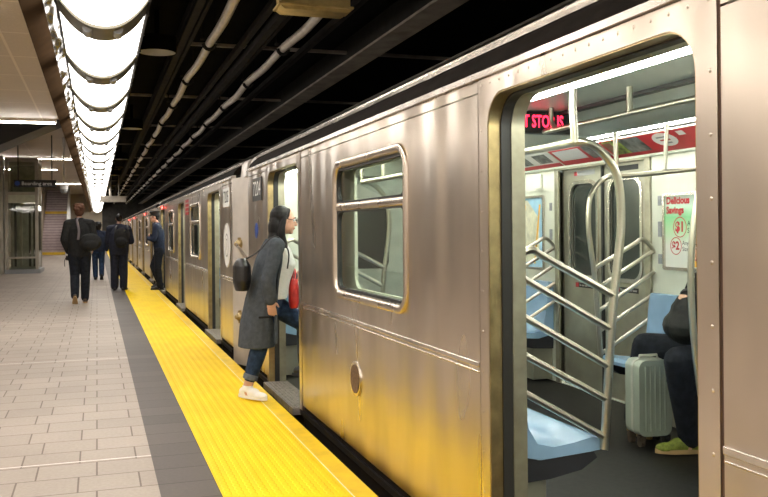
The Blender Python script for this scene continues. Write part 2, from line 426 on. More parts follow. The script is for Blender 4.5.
def body(P):
    side_panels(P)
    ends = MB()
    for s in (-1, 1):
        ends.add([(0, s*HF, -.14), (.15, s*(HF+.42), -.14), (.15, s*(HF+.42), 1.955), (0, s*HF, 1.955), (.05, s*HF, -.14), (.18, s*(HF+.40), -.14), (.18, s*(HF+.40), 1.955), (.05, s*HF, 1.955)],
                 [(0,1,2,3), (7,6,5,4), (0,4,5,1), (1,5,6,2), (2,6,7,3), (3,7,4,0)])
        e = MB(); e.add(ends.v[-8:], [(0,1,2,3), (7,6,5,4), (0,4,5,1), (1,5,6,2), (2,6,7,3), (3,7,4,0)]); e.build('end_corner', M['end_steel'], P)
        e = MB(); e.plate([(.15, -.14), (W-.15, -.14), (W-.15, 2.2), (.9, 2.33), (.15, 2.1)], [rrect(.90, .1, 1.63, 1.9, .08)], 'y', s*(HF+.42), s*(HF+.39)); e.build('end_wall', M['end_steel'], P)
        e = MB(); e.plate([(.09, 1.955), (.11, 2.10), (.14, 2.143), (.4, 2.222), (.9, 2.306), (1.265, 2.326), (1.63, 2.306), (2.13, 2.222), (2.39, 2.143), (2.44, 1.955)], [], 'y', s*(HF+.021), s*(HF+.415)); e.build('end_roof', M['end_steel'], P)
    # roof edge: bright trim, dark band, ridges, then the roof sheet
    L0, L1 = -HF-.02, HF+.02
    def strip(pts, name, m, a=L0, b=L1):
        mb = MB(); mb.sweep([[(x, yy, z) for x, z in pts] for yy in (a, b)]); return mb.build(name, M[m], P)
    strip([(0, 1.955), (-.016, 1.958), (-.016, 1.982), (.0, 1.99), (.04, 1.99), (.04, 1.955)], 'roof_trim', 'steel_trim')
    strip([(.01, 1.99), (.025, 2.03), (.06, 2.07), (.10, 2.10), (.14, 2.10), (.14, 1.99)], 'roof_edge_band', 'roofband')
    strip([(.085, 2.095), (.082, 2.112), (.10, 2.116), (.104, 2.106), (.118, 2.122), (.116, 2.140), (.136, 2.150), (.16, 2.12)], 'roof_gutter', 'steel_trim')
    mb = MB(); prof = [(.12, 2.11), (.14, 2.145), (.4, 2.225), (.9, 2.31), (1.265, 2.33), (1.63, 2.31), (2.13, 2.225), (2.39, 2.145), (2.5, 2.0), (2.5, 1.95), (2.45, 1.95), (2.37, 2.10), (2.1, 2.20), (1.265, 2.29), (.4, 2.20)]
    mb.sweep([[(x, yy, z) for x, z in prof] for yy in (L0, L1)]); mb.build('roof', M['roof'], P)
    u = MB(); u.box((.25, -HF+.1, -.62), (W-.25, HF-.1, -.15)); u.build('underframe', M['under'], P)
    # far side outer skin
    mb = MB(); mb.plate([(-HF, -.1), (HF, -.1), (HF, 1.95), (-HF, 1.95)], [door_outline(c, .64, 1.88, .05, .0) for c in FDOORS], 'x', W-.03, W)
    mb.build('far_side_panel', M['steel'], P)

def poster(P, y0, y1, z0, z1, kind):
    """advert case on the far wall, facing the platform (-X)"""
    x = XF-.004
    f = MB(); f.plate(rrect(y0, z0, y1, z1, .02, 3), [rrect(y0+.022, z0+.022, y1-.022, z1-.022, .01, 3)], 'x', x-.016, x); fr = f.build('poster_frame', M['steel_trim'], P)
    s = MB(); X = x-.004
    def q(a, b, c, d, mi, off): s.cur = mi; s.add([(X-off, a, b), (X-off, c, b), (X-off, c, d), (X-off, a, d)], [(0, 1, 2, 3)])
    a0, a1, b0, b1 = y0+.02, y1-.02, z0+.02, z1-.02
    h = b1-b0; w = a1-a0
    if kind == 'map':
        q(a0, b0, a1, b1, 0, 0)
        s.cur = 1
        for pts in ([(.05,.1),(.3,.05),(.42,.3),(.36,.62),(.5,.95),(.2,.97),(.05,.7)], [(.5,.08),(.9,.1),(.95,.5),(.7,.55),(.55,.3)], [(.6,.65),(.92,.6),(.95,.95),(.62,.93)]):
            s.add([(X-.001, a0+w*u, b0+h*t) for u, t in pts], [tuple(range(len(pts)))])
        s.cur = 2
        for k in range(5): s.add([(X-.002, a0+w*(.1+.17*k), b0+.05*h), (X-.002, a0+w*(.12+.17*k), b0+.05*h), (X-.002, a0+w*(.05+.19*k), b0+.9*h), (X-.002, a0+w*(.03+.19*k), b0+.9*h)], [(0,1,2,3)])
        s.build('transit_map', [M['mapblue'], M['mapland'], M['orange']], fr, smooth=False, recalc=False)
    else:
        q(a0, b0, a1, b1, 0, 0)
        
        s.cur = 3
        L = a1-.03; o = lambda dy, t: (X, L-dy, b0+t*h)
        s.text('Delicious\nSavings', .067, o(-.012, .86), *NX, 'LEFT', .003, .003)
        s.text('$1', .095, o(.085, .56), *NX, 'LEFT', .003, .004); s.text('$2', .080, o(.045, .30), *NX, 'LEFT', .003, .003)
        for cy, t, r in ((.135, .56, .072), (.09, .30, .062)):
            n = 24
            s.add([(X-.002, L-cy+rr*cos(2*pi*k/n), b0+t*h+rr*sin(2*pi*k/n)) for rr in (r, r-.006) for k in range(n)], [(k, (k+1) % n, n+(k+1) % n, n+k) for k in range(n)])
        s.cur = 4
        s.text('Any\nSize', .050, o(.215, .56), *NX, 'LEFT', .003); s.text('Any\nSize', .042, o(.160, .30), *NX, 'LEFT', .003)
        s.cur = 5; q(a0+.36*w, b0+.02*h, a0+.48*w, b0+.34*h, 5, .002)
        s.cur = 6; s.add([(X-.0025, a0+.22*w+.14*w*cos(k*pi/8), b0+.42*h+.14*h*sin(k*pi/8)) for k in range(16)], [tuple(range(16))])
        s.build('poster', [M['posterbg'], M['white'], M['green'], M['red'], M['black'], M['orange'], M['brownfood']], fr, smooth=False, recalc=False)

def bench(P, y0, y1, far, skip_base=False):
    fx = (lambda x: W-x) if far else (lambda x: x)
    prof = [(.150, .42), (.150, .86), (.165, .885), (.190, .88), (.205, .82), (.225, .62), (.245, .52), (.285, .455), (.36, .435), (.46, .445), (.545, .462), (.588, .455), (.598, .43), (.588, .405), (.54, .40), (.3, .385)]
    n = max(2, int(round((y1-y0)/.45))); m = n*8
    rings = []
    for i in range(m+1):
        y = y0+(y1-y0)*i/m; sc = (.5-.5*cos(2*pi*(y-y0)/((y1-y0)/n)))
        ring = []
        for k, (x, z) in enumerate(prof):
            if 4 <= k <= 9: x, z = x-(.022*sc if k < 7 else 0), z-(.016*sc if k >= 7 else 0)
            ring.append((fx(x), y, z))
        rings.append(ring)
    mb = MB(); mb.sweep(rings); b = mb.build('seat', M['seat'], P)
    for y in (y0, y1):                                # dark end casting of the shell
        mb = MB(); s = .012 if y == y0 else -.012
        mb.sweep([[(fx(x), yy, z) for x, z in ((.152, .62), (.19, .50), (.23, .425), (.29, .383), (.56, .398), (.575, .37), (.50, .325), (.35, .30), (.152, .29))] for yy in (y+s*.5, y+s*6)])
        mb.build('seat_bracket', M['seat_rim'], b)
    mb = MB(); mb.box((fx(.15), y0+.03, .02), (fx(.34), y1-.03, .36)); mb.build('heater_cover', M['door_in'], P)

def armrest(P, y, far, sgn):
    """ladder of rails at a bench end; sgn points along the bench"""
    fx = (lambda x: W-x) if far else (lambda x: x)
    q = lambda x, z, dy=0: (fx(x), y+dy*sgn, z)
    m = MB(); m.tube([q(.46, 1.72, .55), q(.46, 1.722, .10), q(.478, 1.726, .03), q(.523, 1.722, .0), q(.586, 1.69, .0), q(.655, 1.611), q(.682, 1.521), q(.687, 1.361), q(.665, 1.18), q(.649, 1.073), q(.633, .919), q(.598, .47), q(.592, .41)], .0185, 10, 5)
    m.build('grab_pole', M['pole'], P)
    m = MB(); m.tube([q(.46, 2.12), q(.462, 1.85, .01), q(.470, 1.722, .01)], .0165, 10); m.build('ceiling_post', M['pole'], P)
    r = MB(); r.tube([q(.143, 1.17), q(.165, 1.212), q(.19, 1.240), q(.225, 1.265), q(.265, 1.268), q(.32, 1.235), q(.654, 1.064)], .0165, 8, 4)
    r.build('armrest_hoop', M['pole'], P)
    for a, b in (((.143, 1.191), (.643, .916)), ((.143, 1.034), (.624, .761)), ((.143, .874), (.605, .624)), ((.143, .718), (.603, .458))):
        r = MB(); r.tube([q(*a), q(*b)], .0152, 8); r.build('armrest_bar', M['pole'], P)

def interior(P):
    Y0, Y1 = -6.15, 6.15
    m = MB(); m.box((.0, Y0, -.04), (XF, Y1, -.002)); m.build('cabin_floor', M['floor_in'], P)
    # near lining with windows and door gaps
    for a, b, wc in ((Y0, -5.26, None), (-3.94, -.66, -2.36), (.66, 3.94, 2.24), (5.26, Y1, None)):
        m = MB(); m.plate([(a, 0), (b, 0), (b, 1.92), (a, 1.92)], [rrect(wc-.64, .985, wc+.64, 1.745, .08)] if wc is not None else [], 'x', .12, XI); m.build('wall_lining', M['white_in'], P)
    m = MB(); m.plate([(Y0, 0), (Y1, 0), (Y1, 1.90), (Y0, 1.90)], [rrect(c-.625, 0.005, c+.625, 1.865, .02) for c in FDOORS], 'x', XF, XF+.03); m.build('far_wall_lining', M['white_in'], P)
    for s in (-1, 1):                                 # bulkheads
        m = MB(); m.plate([(.14, 0), (XF, 0), (XF, 1.9), (2.0, 2.18), (.53, 2.18), (.14, 1.9)], [rrect(.88, .0, 1.65, 1.92, .06)], 'y', s*6.15, s*6.18); m.build('bulkhead', M['white_in'], P)
        d = MB(); d.plate(rrect(.90, .01, 1.63, 1.9, .05), [rrect(1.06, .95, 1.47, 1.65, .08)], 'y', s*6.16, s*6.20); e = d.build('end_door', mat('end_door_grey', (.52, .54, .48, 1), .4), P)
        d = MB(); d.plate(rrect(1.05, .94, 1.48, 1.66, .08), [], 'y', s*6.175, s*6.185); d.build('door_glass', M['glass_dark'], e)
    # ceiling with dark air slots
    prof = [(.36, 1.965), (.42, 2.06), (.55, 2.13), (.9, 2.165), (1.53, 2.165), (1.9, 2.13), (2.02, 2.07), (2.05, 2.035)]
    m = MB(); m.sweep([[(x, y, z) for x, z in prof]+[(x, y, z+.02) for x, z in reversed(prof)] for y in (Y0, Y1)]); m.build('cabin_ceiling', M['ceil_in'], P)
    for x in (1.60, .93):
        m = MB(); m.box((x-.03, Y0+.2, 2.140), (x+.03, Y1-.2, 2.168)); m.build('air_slot', M['black'], P)
    for far in (0, 1):
        fx = (lambda x: W-x) if far else (lambda x: x)
        m = MB(); zl = 2.032 if far else 1.905
        xs = (.385, .41) if far else (.285, .325)
        m.box((fx(xs[0]), Y0+.05, zl), (fx(xs[1]), Y1-.05, zl+.03)); m.build('light_strip', M['lens'], P, bevel=.01)
    m = MB(); m.box((.15, Y0, 1.96), (.36, Y1, 1.99)); m.build('near_cove', M['white_in'], P)
    m = MB(); m.sweep([[(XF, y, 1.875), (XF-.025, y, 1.880), (XF-.025, y, 1.895), (XF-.21, y, 2.015), (XF-.21, y, 2.020), (XF, y, 2.05)] for y in (Y0, Y1)]); m.build('advert_rack', M['white_in'], P)
    # adverts on the sloping rack: widths along the car
    xa, za, xb, zb = XF-.032, 1.897, XF-.205, 2.010
    def ad(y0, y1, parts):
        s = MB(); off = .004
        def quad(u0, t0, u1, t1, mi, o):
            s.cur = mi
            pt = lambda u, t: (xa+(xb-xa)*t-.55*o, y1+(y0-y1)*u, za+(zb-za)*t-.83*o)
            s.add([pt(u0, t0), pt(u1, t0), pt(u1, t1), pt(u0, t1)], [(0, 1, 2, 3)])
        for i, (u0, t0, u1, t1, mi) in enumerate(parts): quad(u0, t0, u1, t1, mi, .003+.0004*i)
        if parts[0][4] == 1 and len(parts) > 3:
            s.cur = 0; n = 20
            s.add([(xa+(xb-xa)*(.62+.36*sin(2*pi*k/n))-.005, y1+(y0-y1)*(.60+.10*cos(2*pi*k/n)), za+(zb-za)*(.62+.36*sin(2*pi*k/n))-.006) for k in range(n)], [tuple(range(n))])
            s.cur = 5
            for k, t in enumerate((.76, .60, .44)):
                quad(.545+.01*k, t-.035, .655-.01*k, t+.035, 1 if k == 1 else 5, .008)
        s.build('advert', [M['white'], M['red'], M['adpic'], M['adgreen'], M['brownfood'], M['grey']], P, smooth=False, recalc=False)
    ad(2.05, 4.02-.75, [(0, 0, 1, 1, 1), (.02, .18, .36, .97, 3), (.20, .18, .40, .97, 2), (.02, .3, .1, .9, 4), (.74, .7, .80, .92, 0), (.0, .02, 1, .16, 1)])
    ad(3.29, 4.05, [(0, 0, 1, 1, 1), (.06, .28, .60, .92, 0), (.66, .2, 1, .97, 2)])
    ad(4.07, 5.6, [(0, 0, 1, 1, 0), (0, .0, 1, .24, 1), (.10, .32, .24, .9, 2), (.32, .32, .48, .95, 2), (.55, .32, .72, .9, 2), (.8, .32, .95, .9, 2)])
    ad(.4, 2.0, [(0, 0, 1, 1, 2), (.1, .2, .5, .9, 0), (.6, .2, .9, .8, 3)])
    ad(-1.8, .35, [(0, 0, 1, 1, 1), (.1, .2, .6, .9, 0)])
    # far doors
    for c in FDOORS:
        for s in (-1, 1):
            a, b = sorted((c+s*.008, c+s*.62))
            lo, hi = (c+.10, c+.50) if s > 0 else (c-.50, c-.10)
            d = MB(); d.plate([(a, .01), (b, .01), (b, 1.86), (a, 1.86)], [rrect(lo, .96, hi, 1.73, .10)], 'x', XF+.035, XF+.07); lf = d.build('door_leaf', M['door_in'], P)
            r = MB(); r.plate(rrect(lo-.03, .93, hi+.03, 1.76, .12), [rrect(lo, .96, hi, 1.73, .10)], 'x', XF+.026, XF+.04); r.build('window_rim', M['steel_trim'], lf)
            g = MB(); g.plate(rrect(lo, .96, hi, 1.73, .10), [], 'x', XF+.05, XF+.06); g.build('door_glass', M['glass_dark'], lf)
            k = MB(); k.cur = 0; yc = (lo+hi)/2-.02; xx = XF+.0345
            k.box((xx-.002, yc-.15, .855), (xx, yc+.15, .895)); k.cur = 1; k.box((xx-.003, yc+.10, .857), (xx-.001, yc+.148, .893)); k.cur = 2
            k.text('Do not lean on door', .026, (xx-.003, yc-.025, .875), *NX); k.build('door_notice', [M['black'], M['red'], M['white']], lf, smooth=False, recalc=False)
            k = MB(); k.cur = 0; k.box((xx-.002, yc-.16, 1.80), (xx, yc+.16, 1.84)); k.cur = 1; k.box((xx-.003, yc+.11, 1.803), (xx-.001, yc+.158, 1.837)); k.cur = 2
            k.text('Hold on', .026, (xx-.003, yc-.025, 1.82), *NX) if False else None
            k.build('door_placard', [M['grey'] if s > 0 else M['black'], M['red'], M['white']], lf, smooth=False, recalc=False)
            e = MB(); e.box((XF+.02, c+s*.0005, .01), (XF+.066, c+s*.012, 1.86)); e.build('door_edge', M['rubber'], lf)
        f = MB()
        for s in (-1, 1): f.box((XF-.02, c+s*.625, 0), (XF+.08, c+s*.69, 1.875))
        f.box((XF-.02, c-.69, 1.86), (XF+.08, c+.69, 1.90)); f.build('door_post', M['jamb_in'], P, bevel=.004)
    # benches and their armrests: near side between the platform doors, far side between the far doors
    for a, b in ((.745, 3.855), (-3.855, -.745), (5.345, 6.1), (-6.1, -5.345)):
        bench(P, a+.02, b-.02, False)
    armrest(P, .745, False, 1); armrest(P, 3.855, False, -1); armrest(P, -.745, False, -1); armrest(P, 5.345, False, 1); armrest(P, -5.345, False, -1); armrest(P, -3.855, False, 1)
    for a, b in ((4.295, 6.1), (-.30, 2.865), (-6.1, -1.74)): bench(P, a+.02, b-.02, True)
    armrest(P, 4.295, True, 1); armrest(P, 2.865, True, -1); armrest(P, -.30, True, 1); armrest(P, -1.74, True, -1)
    # long rails
    for fx, ys in ((lambda x: x, ((1.2, 3.4), (-3.4, -1.2))), (lambda x: W-x, ((.2, 2.4), (4.8, 6.0)))):
        for a, b in ys:
            m = MB(); m.tube([(fx(.46), a, 1.72), (fx(.46), b, 1.72)], .0165, 10)
            n = 2
            m.build('hand_rail', M['pole'], P)
            for y in (a+.1, (a+b)/2, b-.1):
                m = MB(); m.tube([(fx(.44), y, 2.04), (fx(.455), y, 1.85), (fx(.46), y, 1.735)], .013, 8, 3); m.build('rail_hanger', M['pole'], P)
    m = MB(); m.tube([(1.44, 2.665, 2.17), (1.44, 2.66, 2.07), (1.44, 2.60, 2.025), (1.44, 2.5, 2.015), (1.44, -1.0, 2.015)], .0165, 10, 4); m.build('hand_rail', M['pole'], P)
    for y in (1.77, .0): m = MB(); m.tube([(1.44, y, 2.17), (1.44, y, 2.015)], .018, 8); m.build('rail_hanger', M['pole'], P)
    # three-way stanchions in the aisle
    for y in (.90, -3.7):
        m = MB(); m.tube([(1.24, y, 2.165), (1.24, y, 1.60)], .017, 10); m.tube([(1.24, y, .50), (1.24, y, 0)], .017, 10)
        for k in range(3):
            a = pi*1.0+k*2*pi/3
            m.tube([(1.24, y, 1.62), (1.24+.03*cos(a), y+.03*sin(a), 1.50), (1.24+.068*cos(a), y+.068*sin(a), 1.25), (1.24+.068*cos(a), y+.068*sin(a), .95), (1.24+.03*cos(a), y+.03*sin(a), .62), (1.24, y, .49)], .016, 10, 4)
        m.build('stanchion', M['pole'], P)
    # message sign across the aisle
    m = MB(); m.box((1.04, 2.78, 2.010), (1.72, 2.88, 2.158)); s = m.build('message_sign', M['black'], P, bevel=.008)
    m = MB(); m.text('NEXT STOP IS', .118, (1.372, 2.778, 2.085), (.61, 0, 0), (0, 0, 1), 'CENTER', .002, .002); m.build('lettering', M['led'], s, smooth=False)
    m = MB(); m.box((1.1, 2.81, 2.15), (1.3, 2.85, 2.175)); m.build('sign_bracket', M['grey'], s)
    # far wall fittings
    poster(P, 2.13, 2.745, 1.055, 1.60, 'ad'); poster(P, 4.47, 6.0, .98, 1.66, 'map')
    for y, z, h in ((2.79, 1.55, .07), (2.79, 1.345, .11), (2.79, 1.13, .07), (4.36, 1.55, .07), (4.36, 1.30, .10)):
        m = MB(); m.box((XF-.008, y-.022, z-h/2), (XF, y+.022, z+h/2)); m.box((XF-.014, y-.008, z-.015), (XF-.008, y+.008, z+.015)); m.build('panel_latch', M['grey'], P, bevel=.003)
    m = MB(); m.box((XF-.03, 4.50, 1.72), (XF, 4.60, 1.85)); m.build('intercom', M['white_in'], P, bevel=.006)

def copy_tree(o, parent=None, skip=()):
    c = o.copy(); COL.objects.link(c); c.parent = parent
    for ch in list(o.children):
        if ch.name.split('.')[0] in skip: continue
        copy_tree(ch, c, skip)
    return c

PITCH = 13.625; CX = 1.46; CY = 2.455
car = empty('subway_car', (CX, CY, 0))
body(car)
for zc in (.47,):
    m = MB(); m.plate(circ(2.47, .47, .105, 28), [], 'x', -.008, .01); h = m.build('round_hatch', M['steel_trim'], car)
    m = MB(); m.plate(circ(2.47, .47, .085, 28), [], 'x', -.011, .0)
    m.build('hatch_grille', mat('hatch_brown', (.13, .075, .045, 1), .7, .2, .4, 60, .5, 120), h)
ext = [c for c in car.children]
shell = empty('subway_car', (CX, CY+2*PITCH, 0))
for c in ext: copy_tree(c, shell)
interior(car)
cars = [car, copy_tree(car), shell, copy_tree(shell), copy_tree(shell)]
for i, c in enumerate(cars): c.location = (CX, CY+i*PITCH, 0)
CARLAB = ['stainless steel subway car nearest the camera, its wide open door showing the blue seats inside',
          'second steel subway car, just beyond the boarding woman, with a round white emblem',
          'third subway car along the platform, just past the leaning conductor',
          'fourth subway car along the platform, far down behind the two men in dark jackets',
          'farthest visible subway car at the vanishing end of the platform']
for c, l in zip(cars, CARLAB): tag(c, l, 'subway car', 'cars of the silver train')

def plate_no(c, y, txt, light):
    m = MB(); m.cur = 0; m.box((-.006, y-.245, 1.645), (.0, y+.245, 1.865))
    m.cur = 1
    m.text(txt, .20, (-.006, y, 1.755), *NX, 'CENTER', .002); m.build('number_plate', [M['black'], M['white']] if not light else [M['white'], M['black']], c, smooth=False)
plate_no(car, 5.735, '7204', False)
m = MB(); m.plate(circ(5.80, 1.36, .075), [], 'x', -.004, 0); s = m.build('round_sticker', M['blue'], car)
plate_no(cars[1], -5.82, '7205', True)
m = MB(); m.cur = 0; m.plate(circ(-5.83, 1.19, .26, 32), [], 'x', -.004, 0); m.cur = 1
n = 32
m.add([(-.0045, -5.83+r*cos(2*pi*k/n), 1.19+r*sin(2*pi*k/n)) for r in (.14, .12) for k in range(n)], [(k, (k+1) % n, n+(k+1) % n, n+k) for k in range(n)])
m.text('7', .2, (-.004, -5.83, 1.19), *NX, 'CENTER', .0012)
m.build('round_emblem', [M['white'], M['grey']], cars[1], smooth=False)
m = MB(); 
for k in range(4): m.box((-.004, -1.36, 1.64+.07*k), (0, -.86, 1.685+.07*k))
m.build('red_notice', M['red'], cars[1], smooth=False)
# barrier hooks on the chamfered end and the spring bar across to the first car
for k, z in enumerate((1.215, .83, .40)):
    m = MB(); p = V((.06, -HF-.17, z)); nrm = V((-.94, -.34, 0))
    m.ball(p+nrm*.01, (.05, .05, .055), 12); m.ball(p+nrm*.05, (.028, .028, .03), 10); m.box(p+V((-.03, -.012, -.07)), p+V((.02, .012, .07)))
    m.build('barrier_hook', M['jamb'], cars[1])
    if k == 0:
        m = MB(); m.tube([p+nrm*.05, (.005, -HF-.45, z-.05), (.004, -HF-.95, z-.15)], .018, 8, 4); m.build('barrier_spring', M['frame_steel'], cars[1])
# red lamps above doors
for c, ys in ((cars[1], (4.25,)), (cars[2], (-1.85, 6.1)), (cars[3], (-1.8,))):
    for y in ys:
        m = MB(); m.box((-.03, y-.14, 1.875), (.0, y+.14, 1.945)); b = m.build('lamp_housing', M['black'], c)
        m = MB(); m.box((-.05, y-.12, 1.885), (-.03, y+.12, 1.935)); m.build('red_lamp', M['redlamp'], b, bevel=.006)

# ------------------------------------------------------------------ station setting
YA, YB = -9.0, 72.0
def sbox(name, a, b, m, smooth=False):
    mb = MB(); mb.box(a, b); return struct(mb.build(name, M[m], None, smooth))
sbox('floor', (-6, YA, -.5), (.30, YB, 0), 'floor')
sbox('floor_edge_tiles', (.30, YA, -.5), (.60, YB, 0), 'floor_d')
sbox('floor_tactile_strip', (.60, YA, -.5), (1.226, YB, .003), 'tactile')
sbox('floor_edge_strip', (1.232, YA, -.4), (1.345, YB, .002), 'yellow')
sbox('trim_1', (1.226, YA, -.4), (1.232, YB, .0035), 'white_strip')
for i, y in enumerate((1.12, 5.41, 9.70, 13.99, 18.28, 22.57)):
    sbox('floor_joint_strip', (-5.9, y-.006, -.01), (.30, y+.006, .0006), 'white_strip')
sbox('floor_trackbed', (1.0, YA, -1.4), (5.4, YB, -1.2), 'concrete')
sbox('wall_platform_edge', (1.0, YA, -1.2), (1.30, YB, -.5), 'concrete')
sbox('wall_right', (5.3, YA, -1.2), (5.5, YB, 4.1), 'concrete')
sbox('wall_left', (-6.2, YA, 0), (-6, YB, 4.6), 'wall_tile')
sbox('wall_end', (-6, YB, 0), (.4, YB+.2, 4.6), 'beige_wall')
sbox('wall_tunnel_end', (.4, YB, -1.2), (5.4, YB+.2, 4.6), 'concrete')
sbox('wall_back', (-6, YA-.2, -1.2), (5.4, YA, 4.6), 'beige_wall')
sbox('ceiling_track', (-.28, YA, 4.0), (5.4, YB, 4.1), 'dark_ceil')
sbox('ceiling_low', (-6, YA, 2.96), (-.50, 13.0, 3.06), 'beige_panel')
sbox('ceiling_high', (-6, 13.0, 4.36), (-.50, YB, 4.5), 'beige_panel')
sbox('ceiling_step', (-6, 12.95, 3.06), (-.50, 13.05, 4.4), 'beige_wall')
mb = MB(); mb.sweep([[(-.50, y, 2.955), (-.37, y, 3.045), (-.36, y, 3.06), (-.50, y, 3.06)] for y in (YA, YB)]); struct(mb.build('trim_2', M['fascia_b'], None))
mb = MB()
for k in range(14):
    y0 = YA+k*6; mb.sweep([[(-.372, y, 3.05), (-.272, y, 3.115), (-.272, y, 3.15), (-.40, y, 3.15)] for y in (y0, y0+5.97)])
struct(mb.build('trim_3', M['fascia'], None))
sbox('trim_4', (-.276, YA, 3.10), (-.262, YB, 3.16), 'black')
sbox('wall_fascia_back', (-.50, 13.0, 3.06), (-.46, YB, 4.4), 'beige_wall')
sbox('wall_fascia_side', (-.46, YA, 3.15), (-.28, YB, 4.0), 'dark_ceil')
sbox('beam_main', (3.18, YA, 3.60), (3.48, YB, 3.63), 'beam_grey'); sbox('beam_main_web', (3.31, YA, 3.63), (3.35, YB, 4.0), 'dark_beam')
sbox('beam_outer', (4.5, YA, 3.62), (4.8, YB, 3.65), 'beam_grey')
for k in range(13):
    y = 2.4+4.55*k
    sbox('beam_cross', (.45, y-.03, 3.80), (5.3, y+.03, 3.84), 'beam_grey')
for x in (.95, 1.05, 1.75, 1.9, 2.6):
    sbox('beam_duct', (x, YA, 3.72), (x+.07, YB, 3.80), 'dark_beam')

# ------------------------------------------------------------------ station fittings
# long curved light trough
lt = empty('light_trough', (.055, 0, 3.11))
def tr_prof(d, w=.325, n=16): return [(w*(-1+2*i/n), -.225*(1-abs(-1+2*i/n)**2.2)-d) for i in range(n+1)]
BAY = 2.15
for k in range(-7, 30):
    y = 6.9+BAY*k
    if y < YA+.3: continue
    m = MB(); p = tr_prof(0); q = tr_prof(-.006); m.sweep([[(x, yy, z) for x, z in p]+[(x*.98, yy, z) for x, z in reversed(q)] for yy in (y+.20, y+BAY-.20)]); m.build('diffuser', M['trough'], lt)
    m = MB(); p = tr_prof(.022); m.sweep([[(x, yy, z) for x, z in p]+[(.33, yy, .04), (-.33, yy, .04)] for yy in (y-.21, y+.21)])
    m.build('rib', M['rib'], lt)
    for sx in (-.11, .11):
        m = MB(); m.cyl((sx, y-.13, -.225), (sx, y+.03, -.232), .036, 12); m.build('lamp_socket', M['grey'], lt)
m = MB(); m.box((-.345, YA+.2, .004), (.345, YB-.2, .10)); m.build('housing', M['dark_beam'], lt)
m = MB(); m.box((.328, YA+.2, -.03), (.345, YB-.2, .004))
for k in range(60): m.box((.338, YA+1+.72*k, -.02), (.36, YA+1.04+.72*k, .015))
m.build('side_rail', M['dark_beam'], lt)
tag(lt, 'long curved white light trough with dark ribs running above the platform edge', 'ceiling light')
# linear cross lamps
for nm, (x0, x1, y, z), l in (('first', (-5.6, -.62, 6.42, 2.96), 'linear white ceiling lamp at the top left corner, the nearest one'),
                        ('second', (-5.6, -.53, 13.03, 2.96), 'linear white lamp along the edge where the low beige ceiling ends'),
                        ('third', (-4.6, -.93, 37.0, 4.36), 'linear white lamp across the high ceiling above the boarding area sign'),
                        ('fourth', (-4.6, -.8, 56.0, 4.36), 'farthest linear white lamp across the high ceiling, above the stairs'),
                        ('fourth', (-4.6, -1.75, 43.5, 4.36), 'linear white lamp across the high ceiling, just beyond the one over the boarding sign'),
                        ('rear', (-5.6, -.62, 3.2, 2.96), 'unseen linear ceiling lamp added for light, just before the nearest visible one'),  # extra row out of view, added to brighten the left side
                        ('rear', (-5.6, -.62, .0, 2.96), 'linear white ceiling lamp behind the viewpoint'),
                        ('rear', (-5.6, -.62, -6.2, 2.96), 'linear white ceiling lamp far behind the viewpoint')):
    m = MB(); m.box((x0, y-.06, z-.045), (x1, y+.06, z-.001)); r = m.build('ceiling_lamp', M['steel_trim'], None)
    m2 = MB(); m2.box((x0+.02, y-.05, z-.06), (x1-.02, y+.05, z-.044)); m2.build('lamp_lens', M['cross_lamp'], r, bevel=.004)
    tag(r, l, 'ceiling light', 'linear ceiling lamps')
# conduits with clamps
def conduit(x, y0, z, label, r=.05, first=7.6):
    root = empty('hanging_conduit', (x, 0, z))
    pts = []; y = YA+.5
    while y < 70:
        pts.append((.012*sin(y*1.25+x), y, .018*cos(y*2*pi/2.53-first*2*pi/2.53))); y += .5
    m = MB(); m.tube(pts, r, 10, 2); m.build('pipe', M['pipe'], root)
    for k in range(-6, 24):
        y = first+2.53*k
        if y < YA+.6 or y > 69: continue
        c = MB(); c.tube([(r*1.35*cos(a), y, r*1.35*sin(a)) for a in [i*pi/6-pi for i in range(7)]], .022, 6); c.box((-.10, y-.02, .04), (.13, y+.02, .065)); c.cyl((.08, y, .05), (.08, y, .44), .008, 6); c.cyl((-.08, y, .05), (-.08, y, .44), .008, 6)
        c.build('pipe_clamp', M['dark_beam'], root)
    m = MB(); m.box((-.32, YA+.5, .05), (-.24, 70, .12)); m.box((-.20, YA+.5, .08), (-.16, 70, .12)); m.build('cable_tray', M['dark_beam'], root)
    tag(root, label, 'pipe', 'pale pipes under the track ceiling'); return root
conduit(1.27, 0, 3.56, 'pale clamped pipe hanging under the dark ceiling, closer to the light trough', first=7.7)
conduit(2.16, 0, 3.56, 'pale clamped ceiling pipe closer to the train, passing behind the yellowish box', first=7.75)
# yellowish box near the top
bx = empty('hanging_box', (1.78, 7.2, 3.22))
m = MB(); m.sweep([[(-.30, y, .28), (-.30, y, .02), (-.27, y, 0), (.27, y, 0), (.30, y, .02), (.30, y, .28)] for y in (-.11, .11)]); m.build('case', M['yellowbox'], bx)
m = MB(); m.box((-.325, -.14, .03), (.325, .14, .05)); m.build('flange', M['yellowbox'], bx, bevel=.004)
m = MB(); m.box((-.27, -.02, .28), (-.24, .02, .78)); m.build('hanger', M['dark_beam'], bx); m = MB(); m.box((.24, -.02, .28), (.27, .02, .78)); m.build('hanger', M['dark_beam'], bx)
tag(bx, 'yellowish metal box hanging from the ceiling at the top of the photo', 'junction box')
